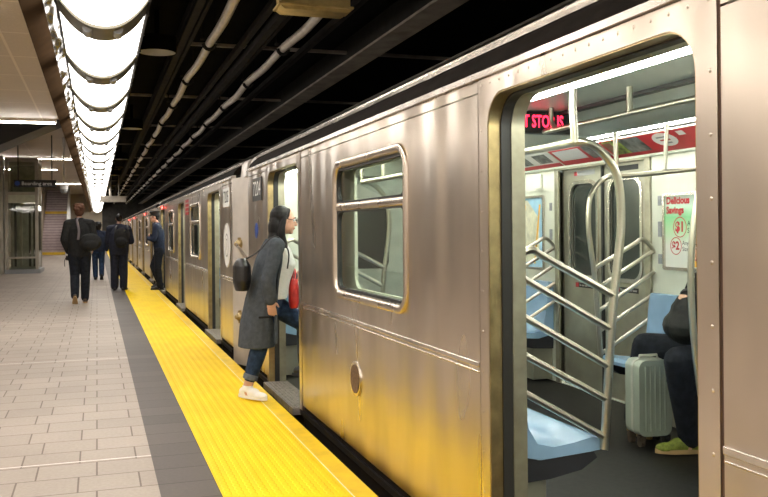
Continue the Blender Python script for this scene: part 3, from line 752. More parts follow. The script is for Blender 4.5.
# drum shaped fixtures beside the trough
proto = None
for (x, y), l in zip(((.70, 10.6), (.70, 18.6), (.68, 26.5), (.62, 34.0)), ('nearest round dark drum fixture with a white rim, right of the light trough', 'second round drum fixture with a white rim along the light trough', 'third round drum fixture along the trough, small and pale rimmed', 'farthest round drum fixture along the light trough')):
    if proto is None:
        proto = empty('ceiling_drum', (x, y, 3.5))
        m = MB(); m.sweep([[(r*cos(2*pi*k/28), r*sin(2*pi*k/28), z) for k in range(28)] for r, z in ((.215, .0), (.215, .12), (.21, .12), (.21, .0), (.215, 0))], True, False); m.build('rim', mat('drum_rim_white', (.92, .90, .86, 1), .6, 0, .02), proto)
        m = MB(); m.sweep([[(r*cos(2*pi*k/28), r*sin(2*pi*k/28), z) for k in range(28)] for r, z in ((.216, -.002), (.228, -.002), (.228, .18), (.03, .19), (.03, .50), (.0, .50))], True, False)
        m.plate(circ(0, 0, .21, 28), [], 'z', .115, .13); m.build('drum', M['dark_ceil'], proto); d = proto
    else: d = copy_tree(proto); d.location = (x, y, 3.5)
    tag(d, l, 'ceiling fixture', 'drum fixtures under the track ceiling')
# hanging grey box sign far down the platform
m = MB(); m.box((-.48, -.1, 0), (.48, .1, .22)); m.box((-.52, -.12, .2), (.52, .12, .24)); m.cyl((-.12, 0, .22), (-.12, 0, 1.4), .05); m.cyl((.2, 0, .22), (.2, 0, 1.4), .02)
hb = m.build('hanging_unit', M['beam_grey'], None); hb.location = (.64, 36, 2.55)
tag(hb, 'grey box unit hanging from posts far down beside the light trough', 'ceiling unit')
# boarding area sign
sg = empty('hanging_sign', (-1.78, 28.3, 2.75))
m = MB(); m.box((-.60, -.04, 0), (.60, .04, .22)); b = m.build('board', M['black'], sg, bevel=.01)
m = MB(); m.text('Boarding area', .155, (.05, -.041, .105), *PY, 'CENTER', .002); m.build('lettering', M['white'], b, smooth=False)
m = MB(); m.plate(circ(-.50, .11, .07), [], 'y', -.046, -.04); m.build('access_symbol', M['blue'], b)
for x in (-.48, .48):
    m = MB(); m.cyl((x, 0, .22), (x, 0, 1.60), .016, 8); m.build('rod', M['black'], sg)
tag(sg, 'black hanging sign with white lettering reading Boarding area', 'sign')
# security camera on its drop post
cam_ = empty('ceiling_security_camera', (-.98, 29.0, 2.68))
m = MB(); m.ball((0, 0, 0), (.11, .11, .10), 14); m.build('dome', M['grey'], cam_)
m = MB(); m.cyl((0, 0, .04), (0, 0, .16), .12, 14); m.build('housing', M['white'], cam_)
m = MB(); m.cyl((0, 0, .15), (0, 0, 1.68), .03, 10); m.build('post', M['white'], cam_)
tag(cam_, 'small dome camera on a white post, right of the boarding sign', 'security camera')
# lift enclosure
lf = empty('glass_lift', (-2.35, 31, 0))
m = MB(); m.box((-.55, -.12, 0), (.55, 2.1, .14)); m.build('plinth', M['grey'], lf)
for x in (-.48, .44):
    for y in (0, 1.95):
        m = MB(); m.box((x-.05, y-.05, .14), (x+.05, y+.05, 3.75)); m.build('post', M['elev_steel'], lf, bevel=.006)
m = MB(); m.box((-.50, -.03, 2.35), (.46, .03, 2.62)); m.build('header_panel', M['greenpanel'], lf); 
m = MB(); m.box((-.53, -.06, 3.72), (.50, 2.0, 3.84)); m.build('top_frame', M['elev_steel'], lf)
m = MB(); m.box((-.53, -.06, 2.62), (.50, .0, 2.72)); m.box((-.53, -.06, .5), (.5, 0, .56)); m.build('transom', M['elev_steel'], lf)
for (a, b) in (((-.43, -.01, .14), (.40, .0, 2.35)), ((-.43, -.01, 2.72), (.40, .0, 3.72)), ((.47, .05, .14), (.48, 1.9, 3.72))):
    m = MB(); m.box(a, b); m.build('glass_pane', M['glass_lift'], lf, smooth=False)
m = MB(); m.box((-.43, 1.5, .14), (.40, 1.55, 3.7)); m.build('shaft_back', M['shaftwall'], lf)
for x in (-.30, -.12, .16, .30):
    m = MB(); m.box((x-.035, .9, .2), (x+.035, 1.0, 2.30)); m.build('guide_rail', M['shaft'] if x != -.12 else M['elev_steel'], lf)
tag(lf, 'glass and steel lift enclosure with a pale green header panel on the left', 'elevator')
pl = empty('steel_portal', (-3.18, 30.9, 0))
m = MB(); m.box((-.45, -.1, 0), (.26, .3, 3.9)); m.build('cladding', M['elev_steel'], pl, bevel=.01)
m = MB(); m.box((-.35, -.13, 2.3), (.10, -.10, 2.75)); m.build('black_sign', M['black'], pl)
m = MB(); m.cur = 0; m.box((-.06, -.115, 1.42), (.16, -.10, 1.66)); m.cur = 1; m.box((-.0, -.118, 1.5), (.08, -.114, 1.58)); m.build('notice', [M['white'], M['red']], pl)
tag(pl, 'brushed steel portal column with a black sign at the left edge', 'column')
# staircase at the back
st = empty('staircase', (-2.48, 55, 0))
NS = 25
m = MB(); pts = []
for k in range(NS): pts += [(.32*k, .17*k), (.32*k, .17*(k+1))]
pts += [(.32*NS, .17*NS), (.32*NS, -.0)]
m.prism(pts, 'x', -.70, .66)
m.build('steps', M['stair'], st, smooth=False)
m = MB()
for k in range(NS): m.box((-.70, .32*k-.012, .17*(k+1)-.035), (.66, .32*k, .17*(k+1)-.004))
m.build('step_edges', M['stair_d'], st, smooth=False)
for k in (0, 15):
    m = MB(); m.box((-.70, .32*k-.03, .17*(k+1)-.15), (.66, .32*k+.1, .17*(k+1)+.012)); m.build('yellow_nosing', M['yellow_flat'], st)
for x in (-.76, .72):
    m = MB(); m.prism([(-.05, 0), (-.05, .95), (.32*NS, .17*NS+.9), (.32*NS, 0)], 'x', x-.04, x+.04); m.build('balustrade', M['white'] if x > 0 else M['beige_wall'], st)
tag(st, 'mauve grey staircase with yellow step edges beyond the lift', 'stairs')
# escalator underside
m = MB(); m.prism([(-4.6, 2.0), (-.62, 3.86), (-.62, 4.352), (-2.0, 4.352), (-4.6, 2.95)], 'y', 20.0, 21.3)
es = m.build('escalator_truss', M['black'], None, smooth=False); tag(es, 'black sloping underside of an escalator hanging below the high beige ceiling', 'escalator')

# ------------------------------------------------------------------ people
def arm_chain(mb, sh, el, wr, r=(.052, .042, .030)):
    mb.tube([V(sh), V(sh).lerp(V(el), .5), V(el)], [r[0], r[0]*.9, r[1]], 12); mb.tube([V(el), V(el).lerp(V(wr), .35), V(wr)], [r[1], r[1]*.98, r[2]], 12)
    for p, q in ((sh, r[0]), (el, r[1]), (wr, r[2])): mb.ball(p, q, 12)
def leg_chain(mb, hp, kn, an, r=(.085, .058, .042)):
    mb.tube([V(hp), V(hp).lerp(V(kn), .5), V(kn)], [r[0], r[0]*.86, r[1]], 14); mb.tube([V(kn), V(kn).lerp(V(an), .35), V(an)], [r[1], r[1]*1.0, r[2]], 14)
    for p, q in ((hp, r[0]), (kn, r[1]), (an, r[2])): mb.ball(p, q, 12)
def hand(mb, wr, d, pn, side, curl=.5, s=1.0):
    """palm from the wrist along d; pn = way the palm faces; side = thumb side"""
    wr, d, pn, side = V(wr), V(d).normalized(), V(pn).normalized(), V(side).normalized()
    c = wr+d*.048*s
    mb.ball(c, (.040*s, .046*s, .016*s), 12, (side, d, pn))
    for i, (o, ln) in enumerate(((.030, .072), (.010, .080), (-.010, .074), (-.029, .058))):
        p = c+side*o*s+d*.034*s; a = 0; pts = [c+side*o*.8*s, p]
        for j, fr in enumerate((.45, .32, .23)):
            a += curl*(.5+.35*j); p = p+(d*cos(a)+pn*sin(a))*ln*fr*s; pts.append(p)
        mb.tube(pts, [.010*s, .0098*s, .009*s, .0082*s, .0072*s], 8); mb.ball(pts[-1], .0072*s, 8)
    b = wr+d*.022*s+side*.024*s; t1 = b+(side*.75+d*.55+pn*.3)*.034*s; t2 = t1+(side*.25+d*.8+pn*.5)*.032*s
    mb.tube([b, t1, t2], [.013*s, .0105*s, .008*s], 8); mb.ball(t2, .008*s, 8)
def head(mb, c, fwd, up=(0, 0, 1), s=1.0):
    c, f, u = V(c), V(fwd).normalized(), V(up).normalized(); r = f.cross(u).normalized(); u = r.cross(f)
    A = (r, f, u)
    mb.ball(c+u*.025*s-f*.012*s, (.074*s, .094*s, .092*s), 16, A)
    mb.ball(c-u*.035*s+f*.022*s, (.058*s, .070*s, .080*s), 14, A)
    mb.ball(c-u*.092*s+f*.064*s, (.026*s, .024*s, .020*s), 10, A)           # chin
    mb.tube([c+u*.018*s+f*.082*s, c-u*.012*s+f*.098*s, c-u*.028*s+f*.108*s], [.008*s, .011*s, .0135*s], 8)
    mb.ball(c-u*.028*s+f*.106*s, .0125*s, 8)
    mb.ball(c-u*.026*s+f*.094*s+r*.010*s, .010*s, 8); mb.ball(c-u*.026*s+f*.094*s-r*.010*s, .010*s, 8)
    mb.ball(c-u*.056*s+f*.088*s, (.020*s, .010*s, .0055*s), 8, A); mb.ball(c-u*.066*s+f*.086*s, (.018*s, .010*s, .006*s), 8, A)
    mb.ball(c+u*.030*s+f*.078*s, (.050*s, .012*s, .010*s), 10, A)            # brow
    for sg in (-1, 1): mb.ball(c+r*sg*.076*s-f*.006*s-u*.006*s, (.010*s, .020*s, .031*s), 10, A)
    return A
def eyes(P, c, fwd, s=1.0, up=(0, 0, 1)):
    c, f, u = V(c), V(fwd).normalized(), V(up).normalized(); r = f.cross(u).normalized(); u = r.cross(f)
    m = MB()
    for sg in (-1, 1):
        m.cur = 0; m.ball(c+r*sg*.031*s+f*.078*s+u*.008*s, .0125*s, 10); m.cur = 1; m.ball(c+r*sg*.031*s+f*.087*s+u*.008*s, .0055*s, 8)
    m.build('eyes', [M['white'], M['black']], P)
    m = MB()
    for sg in (-1, 1): m.tube([c+r*sg*.016*s+f*.092*s+u*.030*s, c+r*sg*.034*s+f*.090*s+u*.036*s, c+r*sg*.052*s+f*.078*s+u*.030*s], .0035*s, 6)
    m.build('eyebrows', M['hair_b'], P)
    m = MB(); m.ball(c-u*.060*s+f*.093*s, (.017*s, .006*s, .006*s), 8, (r, f, u)); m.build('lips', mat('lip_rose', (.36, .10, .09, 1), .45), P)
def shoe(P, an, toe, up, name, upper, sole, s=1.0, voxel=.006):
    """an: ankle, toe: unit direction of the foot, up: unit up of the foot"""
    an, t, u = V(an), V(toe).normalized(), V(up).normalized(); r = t.cross(u).normalized(); u = r.cross(t)
    A = (r, t, u); m = MB()
    base = an-u*.085*s
    m.tube([an+u*.015*s, an-u*.03*s], [.045*s, .05*s], 12)
    m.ball(base-t*.03*s+u*.042*s, (.038*s, .055*s, .044*s), 12, A); m.ball(base+t*.05*s+u*.042*s, (.042*s, .075*s, .044*s), 12, A)
    m.ball(base+t*.13*s+u*.026*s, (.046*s, .07*s, .030*s), 12, A)
    ob = m.blob(name, upper, P, voxel, 3)
    k = MB(); ring = [(.036*cos(a)*(1.12 if sin(a) > .2 else .95), .055+.145*sin(a)) for a in [2*pi*i/24 for i in range(24)]]
    k.sweep([[base+r*x*1.18*s+t*y*s+u*z*s for x, y in ring] for z in (-.004, .020)]); k.build('sole', sole, ob)
    return ob

def torso(mb, rings, n=20):
    """rings of (x, y, z, rx, ry): horizontal ellipses from bottom to top"""
    R = []
    for i in range(len(rings)-1):
        a, b = rings[i], rings[i+1]
        for k in range(4):
            t = k/4; t = t*t*(3-2*t)*.5+t*.5
            R.append(tuple(p*(1-t)+q*t for p, q in zip(a, b)))
    R.append(rings[-1])
    mb.sweep([[(x+rx*cos(2*pi*k/n), y+ry*sin(2*pi*k/n), z) for k in range(n)] for x, y, z, rx, ry in R])

def add_ankle(mb, an, d, s=1):
    an, d = V(an), V(d).normalized()
    mb.tube([an, an-V((0, 0, .05))+d*.01], [.040*s, .042*s], 10); mb.tube([an-V((0, 0, .05)), an-V((0, 0, .06))+d*.12], [.040*s, .028*s], 10); mb.ball(an-V((0, 0, .06))+d*.12, .028*s, 8)

def walker(label, loc, rz, J, tops, legs, skin, hairm, shoes, group=None, voxel=.008, s=1.0, hairfn=None, hand_curl=.6):
    """J: joints in the person's frame (x right, y forward, z up)"""
    P = empty('person', loc, rz); tag(P, label, 'person', group)
    b = MB()
    pe, ch, nk, hd = (V(J[k]) for k in ('pelvis', 'chest', 'neck', 'head'))
    torso(b, [(pe.x, pe.y, pe.z-.10, .10, .08), (pe.x, pe.y, pe.z, .15, .10), ((pe.x+ch.x)/2, (pe.y+ch.y)/2, (pe.z+ch.z)/2, .13, .09), (ch.x, ch.y, ch.z, .16, .105), (nk.x, nk.y, nk.z-.06, .13, .07), (nk.x, nk.y, nk.z, .06, .055)])
    b.tube([nk-V((0, 0, .05)), nk, hd-V((0, 0, .04))], [.062*s, .054*s, .054*s], 12)
    head(b, hd, J.get('face', (0, 1, 0)), s=s)
    for sd in 'LR':
        arm_chain(b, J['sh'+sd], J['el'+sd], J['wr'+sd])
        sg = 1 if sd == 'R' else -1
        d = (V(J['wr'+sd])-V(J['el'+sd])).normalized(); d = V(J.get('hd'+sd, d)).normalized()
        pn = V(J.get('pn'+sd, (-sg, 0, 0))); th = V(J.get('th'+sd, (0, 1, 0)))
        pn = (pn-d*pn.dot(d)).normalized(); th = (th-d*th.dot(d)-pn*th.dot(pn)).normalized()
        hand(b, J['wr'+sd], d, pn, th, hand_curl, 1.0)
        leg_chain(b, J['hp'+sd], J['kn'+sd], J['an'+sd]); add_ankle(b, J['an'+sd], J.get('toe'+sd, (0, 1, 0)))
    b.blob('body', skin, P, voxel, 3)
    # upper garment
    t = MB(); torso(t, tops['rings'])
    sl = tops.get('sleeve', (.072, .062, .050))
    for sd in 'LR':
        sh = V(J['sh'+sd]); t.tube([sh.lerp(V((nk.x, nk.y, nk.z-.05)), .7), sh], [.075, sl[0]], 12)
        arm_chain(t, sh, J['el'+sd], V(J['wr'+sd])+(V(J['el'+sd])-V(J['wr'+sd]))*.04, sl)
    if tops.get('collar'): t.tube([nk-V((0, 0, .05)), nk+V((0, 0, .02))], [.10, .072], 14)
    t.blob(tops.get('name', 'jacket'), tops['mat'], P, voxel, 4)
    g = MB(); torso(g, [(pe.x, pe.y, pe.z-.13, .13, .10), (pe.x, pe.y, pe.z-.02, .178, .125), (pe.x, pe.y, pe.z+.10, .158, .112)])
    lr = legs.get('r', (.105, .076, .066))
    for sd in 'LR':
        an = V(J['an'+sd]); kn = V(J['kn'+sd]); leg_chain(g, J['hp'+sd], kn, an.lerp(kn, legs.get('cut', .0)), lr)
    g.blob(legs.get('name', 'trousers'), legs['mat'], P, voxel, 3)
    for sd in 'LR': shoe(P, J['an'+sd], J.get('toe'+sd, (0, 1, 0)), J.get('up'+sd, (0, 0, 1)), 'shoe', shoes[0], shoes[1], J.get('ss', 1.08), .008)
    h = MB(); hairfn(h, hd, V(J.get('face', (0, 1, 0)))); h.blob('hair', hairm, P, voxel, 2)
    return P

def short_hair(h, c, f):
    u = V((0, 0, 1)); r = f.cross(u).normalized(); A = (r, f, u)
    h.ball(c+u*.040-f*.026, (.108, .112, .106), 16, A); h.ball(c-u*.03-f*.062, (.090, .066, .085), 12, A)
    rr = random.Random(3)
    for k in range(22):
        a, b = rr.uniform(0, 2*pi), rr.uniform(-.5, 1.2)
        h.ball(c+u*(.03+.10*sin(b))+r*(.10*cos(b)*cos(a))-f*(.03+.10*cos(b)*abs(sin(a))), rr.uniform(.022, .034), 8)
def cropped(h, c, f):
    u = V((0, 0, 1)); r = f.cross(u).normalized(); A = (r, f, u)
    h.ball(c+u*.034-f*.022, (.079, .094, .088), 16, A); h.ball(c-u*.015-f*.055, (.066, .046, .055), 12, A)

# man walking away, black jacket
J1 = dict(pelvis=(0, 0, .98), chest=(0, .02, 1.38), neck=(0, .03, 1.62), head=(.0, .06, 1.775),
          shL=(-.205, .02, 1.52), elL=(-.275, -.03, 1.22), wrL=(-.20, .10, .98), hdL=(.05, .3, -.8),
          shR=(.205, .02, 1.52), elR=(.27, -.02, 1.23), wrR=(.24, .12, 1.04),
          hpL=(-.10, 0, .94), knL=(-.09, .05, .52), anL=(-.085, -.22, .16), toeL=(0, .75, -.66), upL=(0, .66, .75),
          hpR=(.10, 0, .94), knR=(.10, .09, .51), anR=(.09, .10, .095), ss=1.12)
man1 = walker('man in a black jacket and dark jeans walking away, brown hair, bag across his back', (-.32, 17.5, 0), .0, J1,
    dict(mat=M['blackcloth'], rings=[(0, 0, .90, .205, .150), (0, 0, 1.05, .21, .150), (0, .01, 1.25, .215, .15), (0, .02, 1.42, .225, .145), (0, .03, 1.53, .19, .11), (0, .03, 1.61, .085, .075)], collar=1, sleeve=(.088, .074, .056)),
    dict(mat=M['jeans_d'], r=(.118, .088, .075)), M['skin'], M['hair_br'], (M['shoe_br'], M['shoe_sole']), hairfn=short_hair)
# man standing, navy jacket
J2 = dict(pelvis=(0, 0, .94), chest=(0, .03, 1.30), neck=(0, .06, 1.53), head=(.0, .11, 1.665), face=(-.15, 1, -.1),
          shL=(-.205, .04, 1.43), elL=(-.26, .06, 1.14), wrL=(-.14, .26, 1.10), shR=(.205, .04, 1.43), elR=(.27, .06, 1.14), wrR=(.13, .27, 1.13),
          hpL=(-.095, 0, .90), knL=(-.10, .03, .49), anL=(-.10, -.01, .09), hpR=(.095, 0, .90), knR=(.10, .03, .49), anR=(.10, -.01, .09), toeR=(.25, 1, 0), toeL=(-.15, 1, 0))
man2 = walker('man in navy clothes standing on the dark platform edge with a backpack, cropped hair', (.48, 21.0, 0), -.15, J2,
    dict(mat=M['navy'], rings=[(0, 0, .82, .21, .155), (0, 0, .95, .225, .165), (0, .01, 1.15, .225, .16), (0, .03, 1.33, .225, .15), (0, .05, 1.45, .18, .11), (0, .06, 1.53, .085, .075)], collar=1, sleeve=(.088, .076, .058)),
    dict(mat=M['navy'], r=(.120, .096, .086)), M['skin_d'], M['hair_b'], (M['black'], M['black']), hairfn=cropped)
# person in blue between them
J3 = dict(pelvis=(0, 0, .88), chest=(0, .02, 1.20), neck=(0, .03, 1.40), head=(.0, .05, 1.52),
          shL=(-.18, .02, 1.31), elL=(-.23, -.03, 1.05), wrL=(-.22, .08, .84), shR=(.18, .02, 1.31), elR=(.24, -.02, 1.05), wrR=(.23, .06, .84),
          hpL=(-.09, 0, .84), knL=(-.09, .08, .46), anL=(-.08, .02, .09), hpR=(.09, 0, .84), knR=(.09, .04, .46), anR=(.085, -.20, .14), toeR=(0, .8, -.55), upR=(0, .55, .8))
man3 = walker('person in a blue jacket walking, half hidden between the two men in dark jackets', (.03, 26, 0), 0, J3,
    dict(mat=M['bluecloth'], rings=[(0, 0, .80, .18, .13), (0, 0, .95, .19, .14), (0, .01, 1.1, .19, .14), (0, .02, 1.24, .20, .13), (0, .03, 1.33, .15, .10), (0, .03, 1.40, .08, .07)], collar=1, sleeve=(.076, .064, .05)),
    dict(mat=M['jeans'], r=(.10, .078, .066)), M['skin'], M['hair_b'], (M['black'], M['black']), hairfn=short_hair, voxel=.01)
# conductor leaning out of a door
J4 = dict(pelvis=(0, 0, .95), chest=(0, .03, 1.32), neck=(0, .06, 1.55), head=(.0, .10, 1.685),
          shL=(-.20, .04, 1.45), elL=(-.25, .09, 1.17), wrL=(-.02, .25, 1.20), hdL=(.9, .1, .05), shR=(.20, .04, 1.45), elR=(.25, .09, 1.17), wrR=(.02, .22, 1.25), hdR=(-.9, .1, .05), pnL=(0, -1, 0), pnR=(0, -1, 0), thL=(0, 0, 1), thR=(0, 0, 1),
          hpL=(-.095, 0, .91), knL=(-.10, .03, .50), anL=(-.10, -.02, .092), hpR=(.095, 0, .91), knR=(.12, .16, .54), anR=(.10, .02, .16), toeR=(.1, 1, -.2))
man4 = walker('transit conductor in navy uniform and cap standing with folded arms at a far train door', (1.38, 20.72, .010), radians(78), J4,
    dict(mat=M['bluecloth'], rings=[(0, 0, .86, .17, .125), (0, 0, 1.0, .18, .135), (0, .01, 1.18, .185, .135), (0, .03, 1.35, .20, .135), (0, .05, 1.47, .16, .10), (0, .06, 1.55, .075, .07)], collar=1, sleeve=(.078, .066, .05), name='uniform_shirt'),
    dict(mat=M['jeans_d'], r=(.112, .084, .075)), M['skin'], M['hair_b'], (M['black'], M['black']), hairfn=cropped)
m = MB(); c = V(J4['head']); m.tube([c+V((0, -.01, .035)), c+V((0, -.01, .085)), c+V((0, .0, .13)), c+V((0, .0, .145))], [.098, .098, .125, .11], 18)
m.ball(c+V((0, .10, .045)), (.07, .055, .010), 12); m.build('cap', M['black'], man4)
eyes(man4, J4['head'], (0, 1, 0))

# woman stepping aboard: frame x = towards the camera, y = into the train
JW = dict(pelvis=(0, .02, .79), chest=(0, .075, 1.10), neck=(0, .10, 1.30), head=(0, .165, 1.44), face=(0, 1, -.12),
          shR=(.165, .07, 1.235), elR=(.205, -.015, .965), wrR=(.20, .005, .80), hdR=(0, .12, -.9), pnR=(-1, .3, 0), thR=(0, 1, 0),
          shL=(-.165, .09, 1.235), elL=(-.20, .12, .985), wrL=(-.15, .27, .965), hdL=(.25, .9, -.1), pnL=(.9, -.2, .1), thL=(0, .2, 1),
          hpR=(.085, .01, .77), knR=(.09, -.06, .44), anR=(.09, -.165, .105), toeR=(.72, .69, -.04),
          hpL=(-.085, .04, .77), knL=(-.085, .35, .565), anL=(-.085, .34, .21), toeL=(0, 1, -.25), upL=(0, .25, 1))
wo = empty('person', (1.30, 6.98, .003), radians(-90)); tag(wo, 'woman with long black hair in a grey coat stepping into the train', 'person')
b = MB()
torso(b, [(0, .02, .70, .10, .08), (0, .02, .80, .15, .10), (0, .04, .93, .115, .085), (0, .08, 1.10, .135, .10), (0, .09, 1.23, .12, .07), (0, .10, 1.31, .05, .048)])
b.tube([(0, .09, 1.25), (0, .105, 1.31), (0, .145, 1.40)], [.055, .046, .047], 12)
head(b, JW['head'], JW['face'], s=.97)
for sd in 'LR':
    arm_chain(b, JW['sh'+sd], JW['el'+sd], JW['wr'+sd], (.043, .036, .027))
    d = V(JW['hd'+sd]).normalized(); pn = V(JW['pn'+sd]); th = V(JW['th'+sd]); pn = (pn-d*pn.dot(d)).normalized(); th = (th-d*th.dot(d)-pn*th.dot(pn)).normalized()
    hand(b, JW['wr'+sd], d, pn, th, .55, .95)
    leg_chain(b, JW['hp'+sd], JW['kn'+sd], JW['an'+sd], (.078, .052, .037)); add_ankle(b, JW['an'+sd], JW['toe'+sd], .9)
b.blob('body', M['skin'], wo, .0055, 3)
eyes(wo, JW['head'], JW['face'], .97)
t = MB(); torso(t, [(0, .06, .80, .150, .118), (0, .085, .93, .135, .118), (0, .125, 1.08, .142, .130), (0, .115, 1.20, .13, .10), (0, .10, 1.275, .07, .06)]); t.blob('knit_top', M['knit'], wo, .007, 4)
t = MB()
torso(t, [(.0, -.075, .415, .205, .150), (0, -.06, .60, .198, .148), (0, -.035, .80, .185, .128), (0, .0, .98, .172, .112), (0, .035, 1.12, .178, .112), (0, .06, 1.22, .155, .092), (0, .075, 1.29, .085, .068)])
for sd in 'LR':
    sh = V(JW['sh'+sd]); t.tube([sh.lerp(V((0, .07, 1.25)), .7), sh], [.062, .064], 12)
    arm_chain(t, sh, JW['el'+sd], V(JW['wr'+sd]).lerp(V(JW['el'+sd]), .06), (.066, .060, .052))
t.blob('coat', M['coat'], wo, .007, 4)
m = MB()
for sx in (-1, 1): m.tube([(sx*.065, .10, 1.30), (sx*.125, .11, 1.15), (sx*.15, .075, .95), (sx*.165, .055, .75), (sx*.18, .05, .45)], [.026, .034, .03, .03, .03], 8, 4, None, .45)
m.blob('lapel', M['coat'], wo, .007, 3)
m = MB(); m.box((.183, -.09, .66), (.197, .03, .675)); m.build('pocket_flap', M['blackcloth'], wo, bevel=.004)
g = MB(); torso(g, [(0, .02, .67, .12, .095), (0, .02, .77, .165, .118), (0, .03, .88, .135, .10)])
leg_chain(g, JW['hpR'], JW['knR'], V(JW['anR']).lerp(V(JW['knR']), .22), (.096, .069, .052)); leg_chain(g, JW['hpL'], JW['knL'], V(JW['anL']).lerp(V(JW['knL']), .12), (.096, .069, .052))
g.blob('jeans', M['jeans'], wo, .007, 3)
m = MB(); a, k = V(JW['anR']), V(JW['knR']); m.tube([a.lerp(k, .17), a.lerp(k, .30)], [.060, .061], 14); m.build('jeans_cuff', mat('denim_cuff', (.10, .12, .16, 1), .9, 0, .3, 30), wo, bevel=.006)
shoe(wo, JW['anR'], JW['toeR'], (0, .0, 1), 'sneaker', M['sneaker'], M['sneaker'], .96)
shoe(wo, JW['anL'], JW['toeL'], JW['upL'], 'sneaker', M['black'], M['black'], 1.0)
h = MB(); c = V(JW['head'])
h.ball(c+V((0, -.030, .034)), (.084, .094, .092), 16); h.ball(c+V((0, -.075, -.06)), (.088, .062, .12), 14); h.ball(c+V((0, -.085, -.17)), (.095, .055, .13), 14); h.ball(c+V((0, -.085, -.25)), (.075, .042, .07), 12)
for sx in (-1, 1): h.tube([c+V((sx*.04, .035, .092)), c+V((sx*.080, -.012, .02)), c+V((sx*.086, -.045, -.10)), c+V((sx*.080, -.025, -.21)), c+V((sx*.07, -.03, -.28))], [.014, .018, .034, .036, .018], 10, 3)
h.blob('hair', M['hair_b'], wo, .007, 3)
m = MB()                                            # spectacles
f = V(JW['face']).normalized(); r = V((1, 0, 0)); u = r.cross(f)
for sx in (-1, 1):
    q = c+r*sx*.033+f*.100+u*.008
    m.tube([q+(r*cos(a)*.024+u*sin(a)*.017) for a in [i*pi/8 for i in range(17)]], .0022, 6); m.tube([q+r*sx*.024, c+r*sx*.078+f*.0+u*.012], .0022, 6)
m.tube([c+r*.009+f*.104+u*.01, c-r*.009+f*.104+u*.01], .0022, 6); m.build('spectacles', M['black'], wo)

def wl(x, y, z): return V((1.30+y, 6.98-x, z))          # woman frame to world
# black shoulder bag behind her back
bg = empty('shoulder_bag', wl(.10, -.205, .86))
m = MB(); 
m.tube([V((0, 0, .02)), V((0, 0, .10)), V((0, 0, .22)), V((0, 0, .28))], [.05, .075, .07, .03], 16, 3, V((1, 0, 0)), 1.5)
m.blob('pouch', M['leather'], bg, .007, 3)
m = MB(); o = wl(.10, -.205, .86); m.tube([V((-.03, .05, .24)), wl(.13, -.03, 1.18)-o+V((-.07, -.03, 0)), wl(.16, .05, 1.315)-o, wl(.135, .165, 1.20)-o, wl(.15, .155, 1.05)-o], .006, 8, 4); m.build('strap', M['leather'], bg)
tag(bg, 'black leather shoulder bag hanging behind the back of the woman boarding', 'bag')
rb = empty('handbag', wl(.02, .235, .72))
m = MB(); m.tube([V((0, 0, 0)), V((0, 0, .06)), V((0, 0, .17)), V((0, 0, .24))], [.045, .06, .055, .035], 14, 3, V((0, 1, 0)), .75); m.blob('pouch', M['redbag'], rb, .006, 3)
m = MB(); m.tube([V((-.0, .05, .22)), V((.01, .07, .30)), V((.02, .12, .33)), V((.02, .03, .30)), V((0, -.04, .22))], .007, 8, 4); m.build('strap', M['redbag'], rb)
tag(rb, 'red handbag hanging from the front arm of the woman boarding', 'bag')

# bag across the first man's back
def mw(x, y, z): return V((-.32+x, 17.5+y, z))
b1 = empty('messenger_bag', mw(.15, -.250, 1.02))
m = MB(); m.ball((.05, 0, .15), (.21, .085, .17), 16); m.ball((.06, -.05, .10), (.15, .07, .10), 14); m.blob('pouch', M['blackcloth'], b1, .012, 6)
m = MB(); m.tube([V((-.17, .02, .2)), V((-.155, .045, .35)), V((-.17, .05, .47)), V((-.19, .11, .58)), V((-.16, .24, .62))], .022, 8, 4, None, .5); m.build('strap', mat('bag_strap_grey', (.12, .10, .11, 1), .6), b1)
tag(b1, 'black messenger bag slung on the back of the man walking away', 'bag')
b2 = empty('backpack', V((.48, 21.0, 1.0))+V((.05, -.265, 0)), -.15)
m = MB(); m.ball((0, 0, .22), (.17, .09, .24), 16); m.ball((0, -.06, .13), (.13, .07, .12), 14); m.blob('pack', M['blackcloth'], b2, .012, 4)
m = MB(); 
for x in (-.12, .12): m.tube([V((x, .05, .10)), V((x*1.3, .10, .28)), V((x*1.1, .12, .46)), V((x*.9, .26, .52))], .02, 8, 4, None, .5)
m.build('strap', M['black'], b2)
tag(b2, 'black backpack on the man in navy standing on the platform edge', 'backpack')
ph = empty('camera', mw(-.18, .16, .82), .3)
m = MB(); m.box((-.07, -.035, 0), (.07, .035, .09)); m.cyl((0, .03, .045), (0, .11, .045), .035); m.build('case', M['black'], ph, bevel=.006)
m = MB(); m.tube([V((-.07, 0, .06)), V((-.11, -.02, -.02)), V((-.10, -.02, -.12))], .006, 6, 3); m.build('strap', M['black'], ph)
tag(ph, 'small black camera with dangling strap in the left hand of the walking man', 'camera')

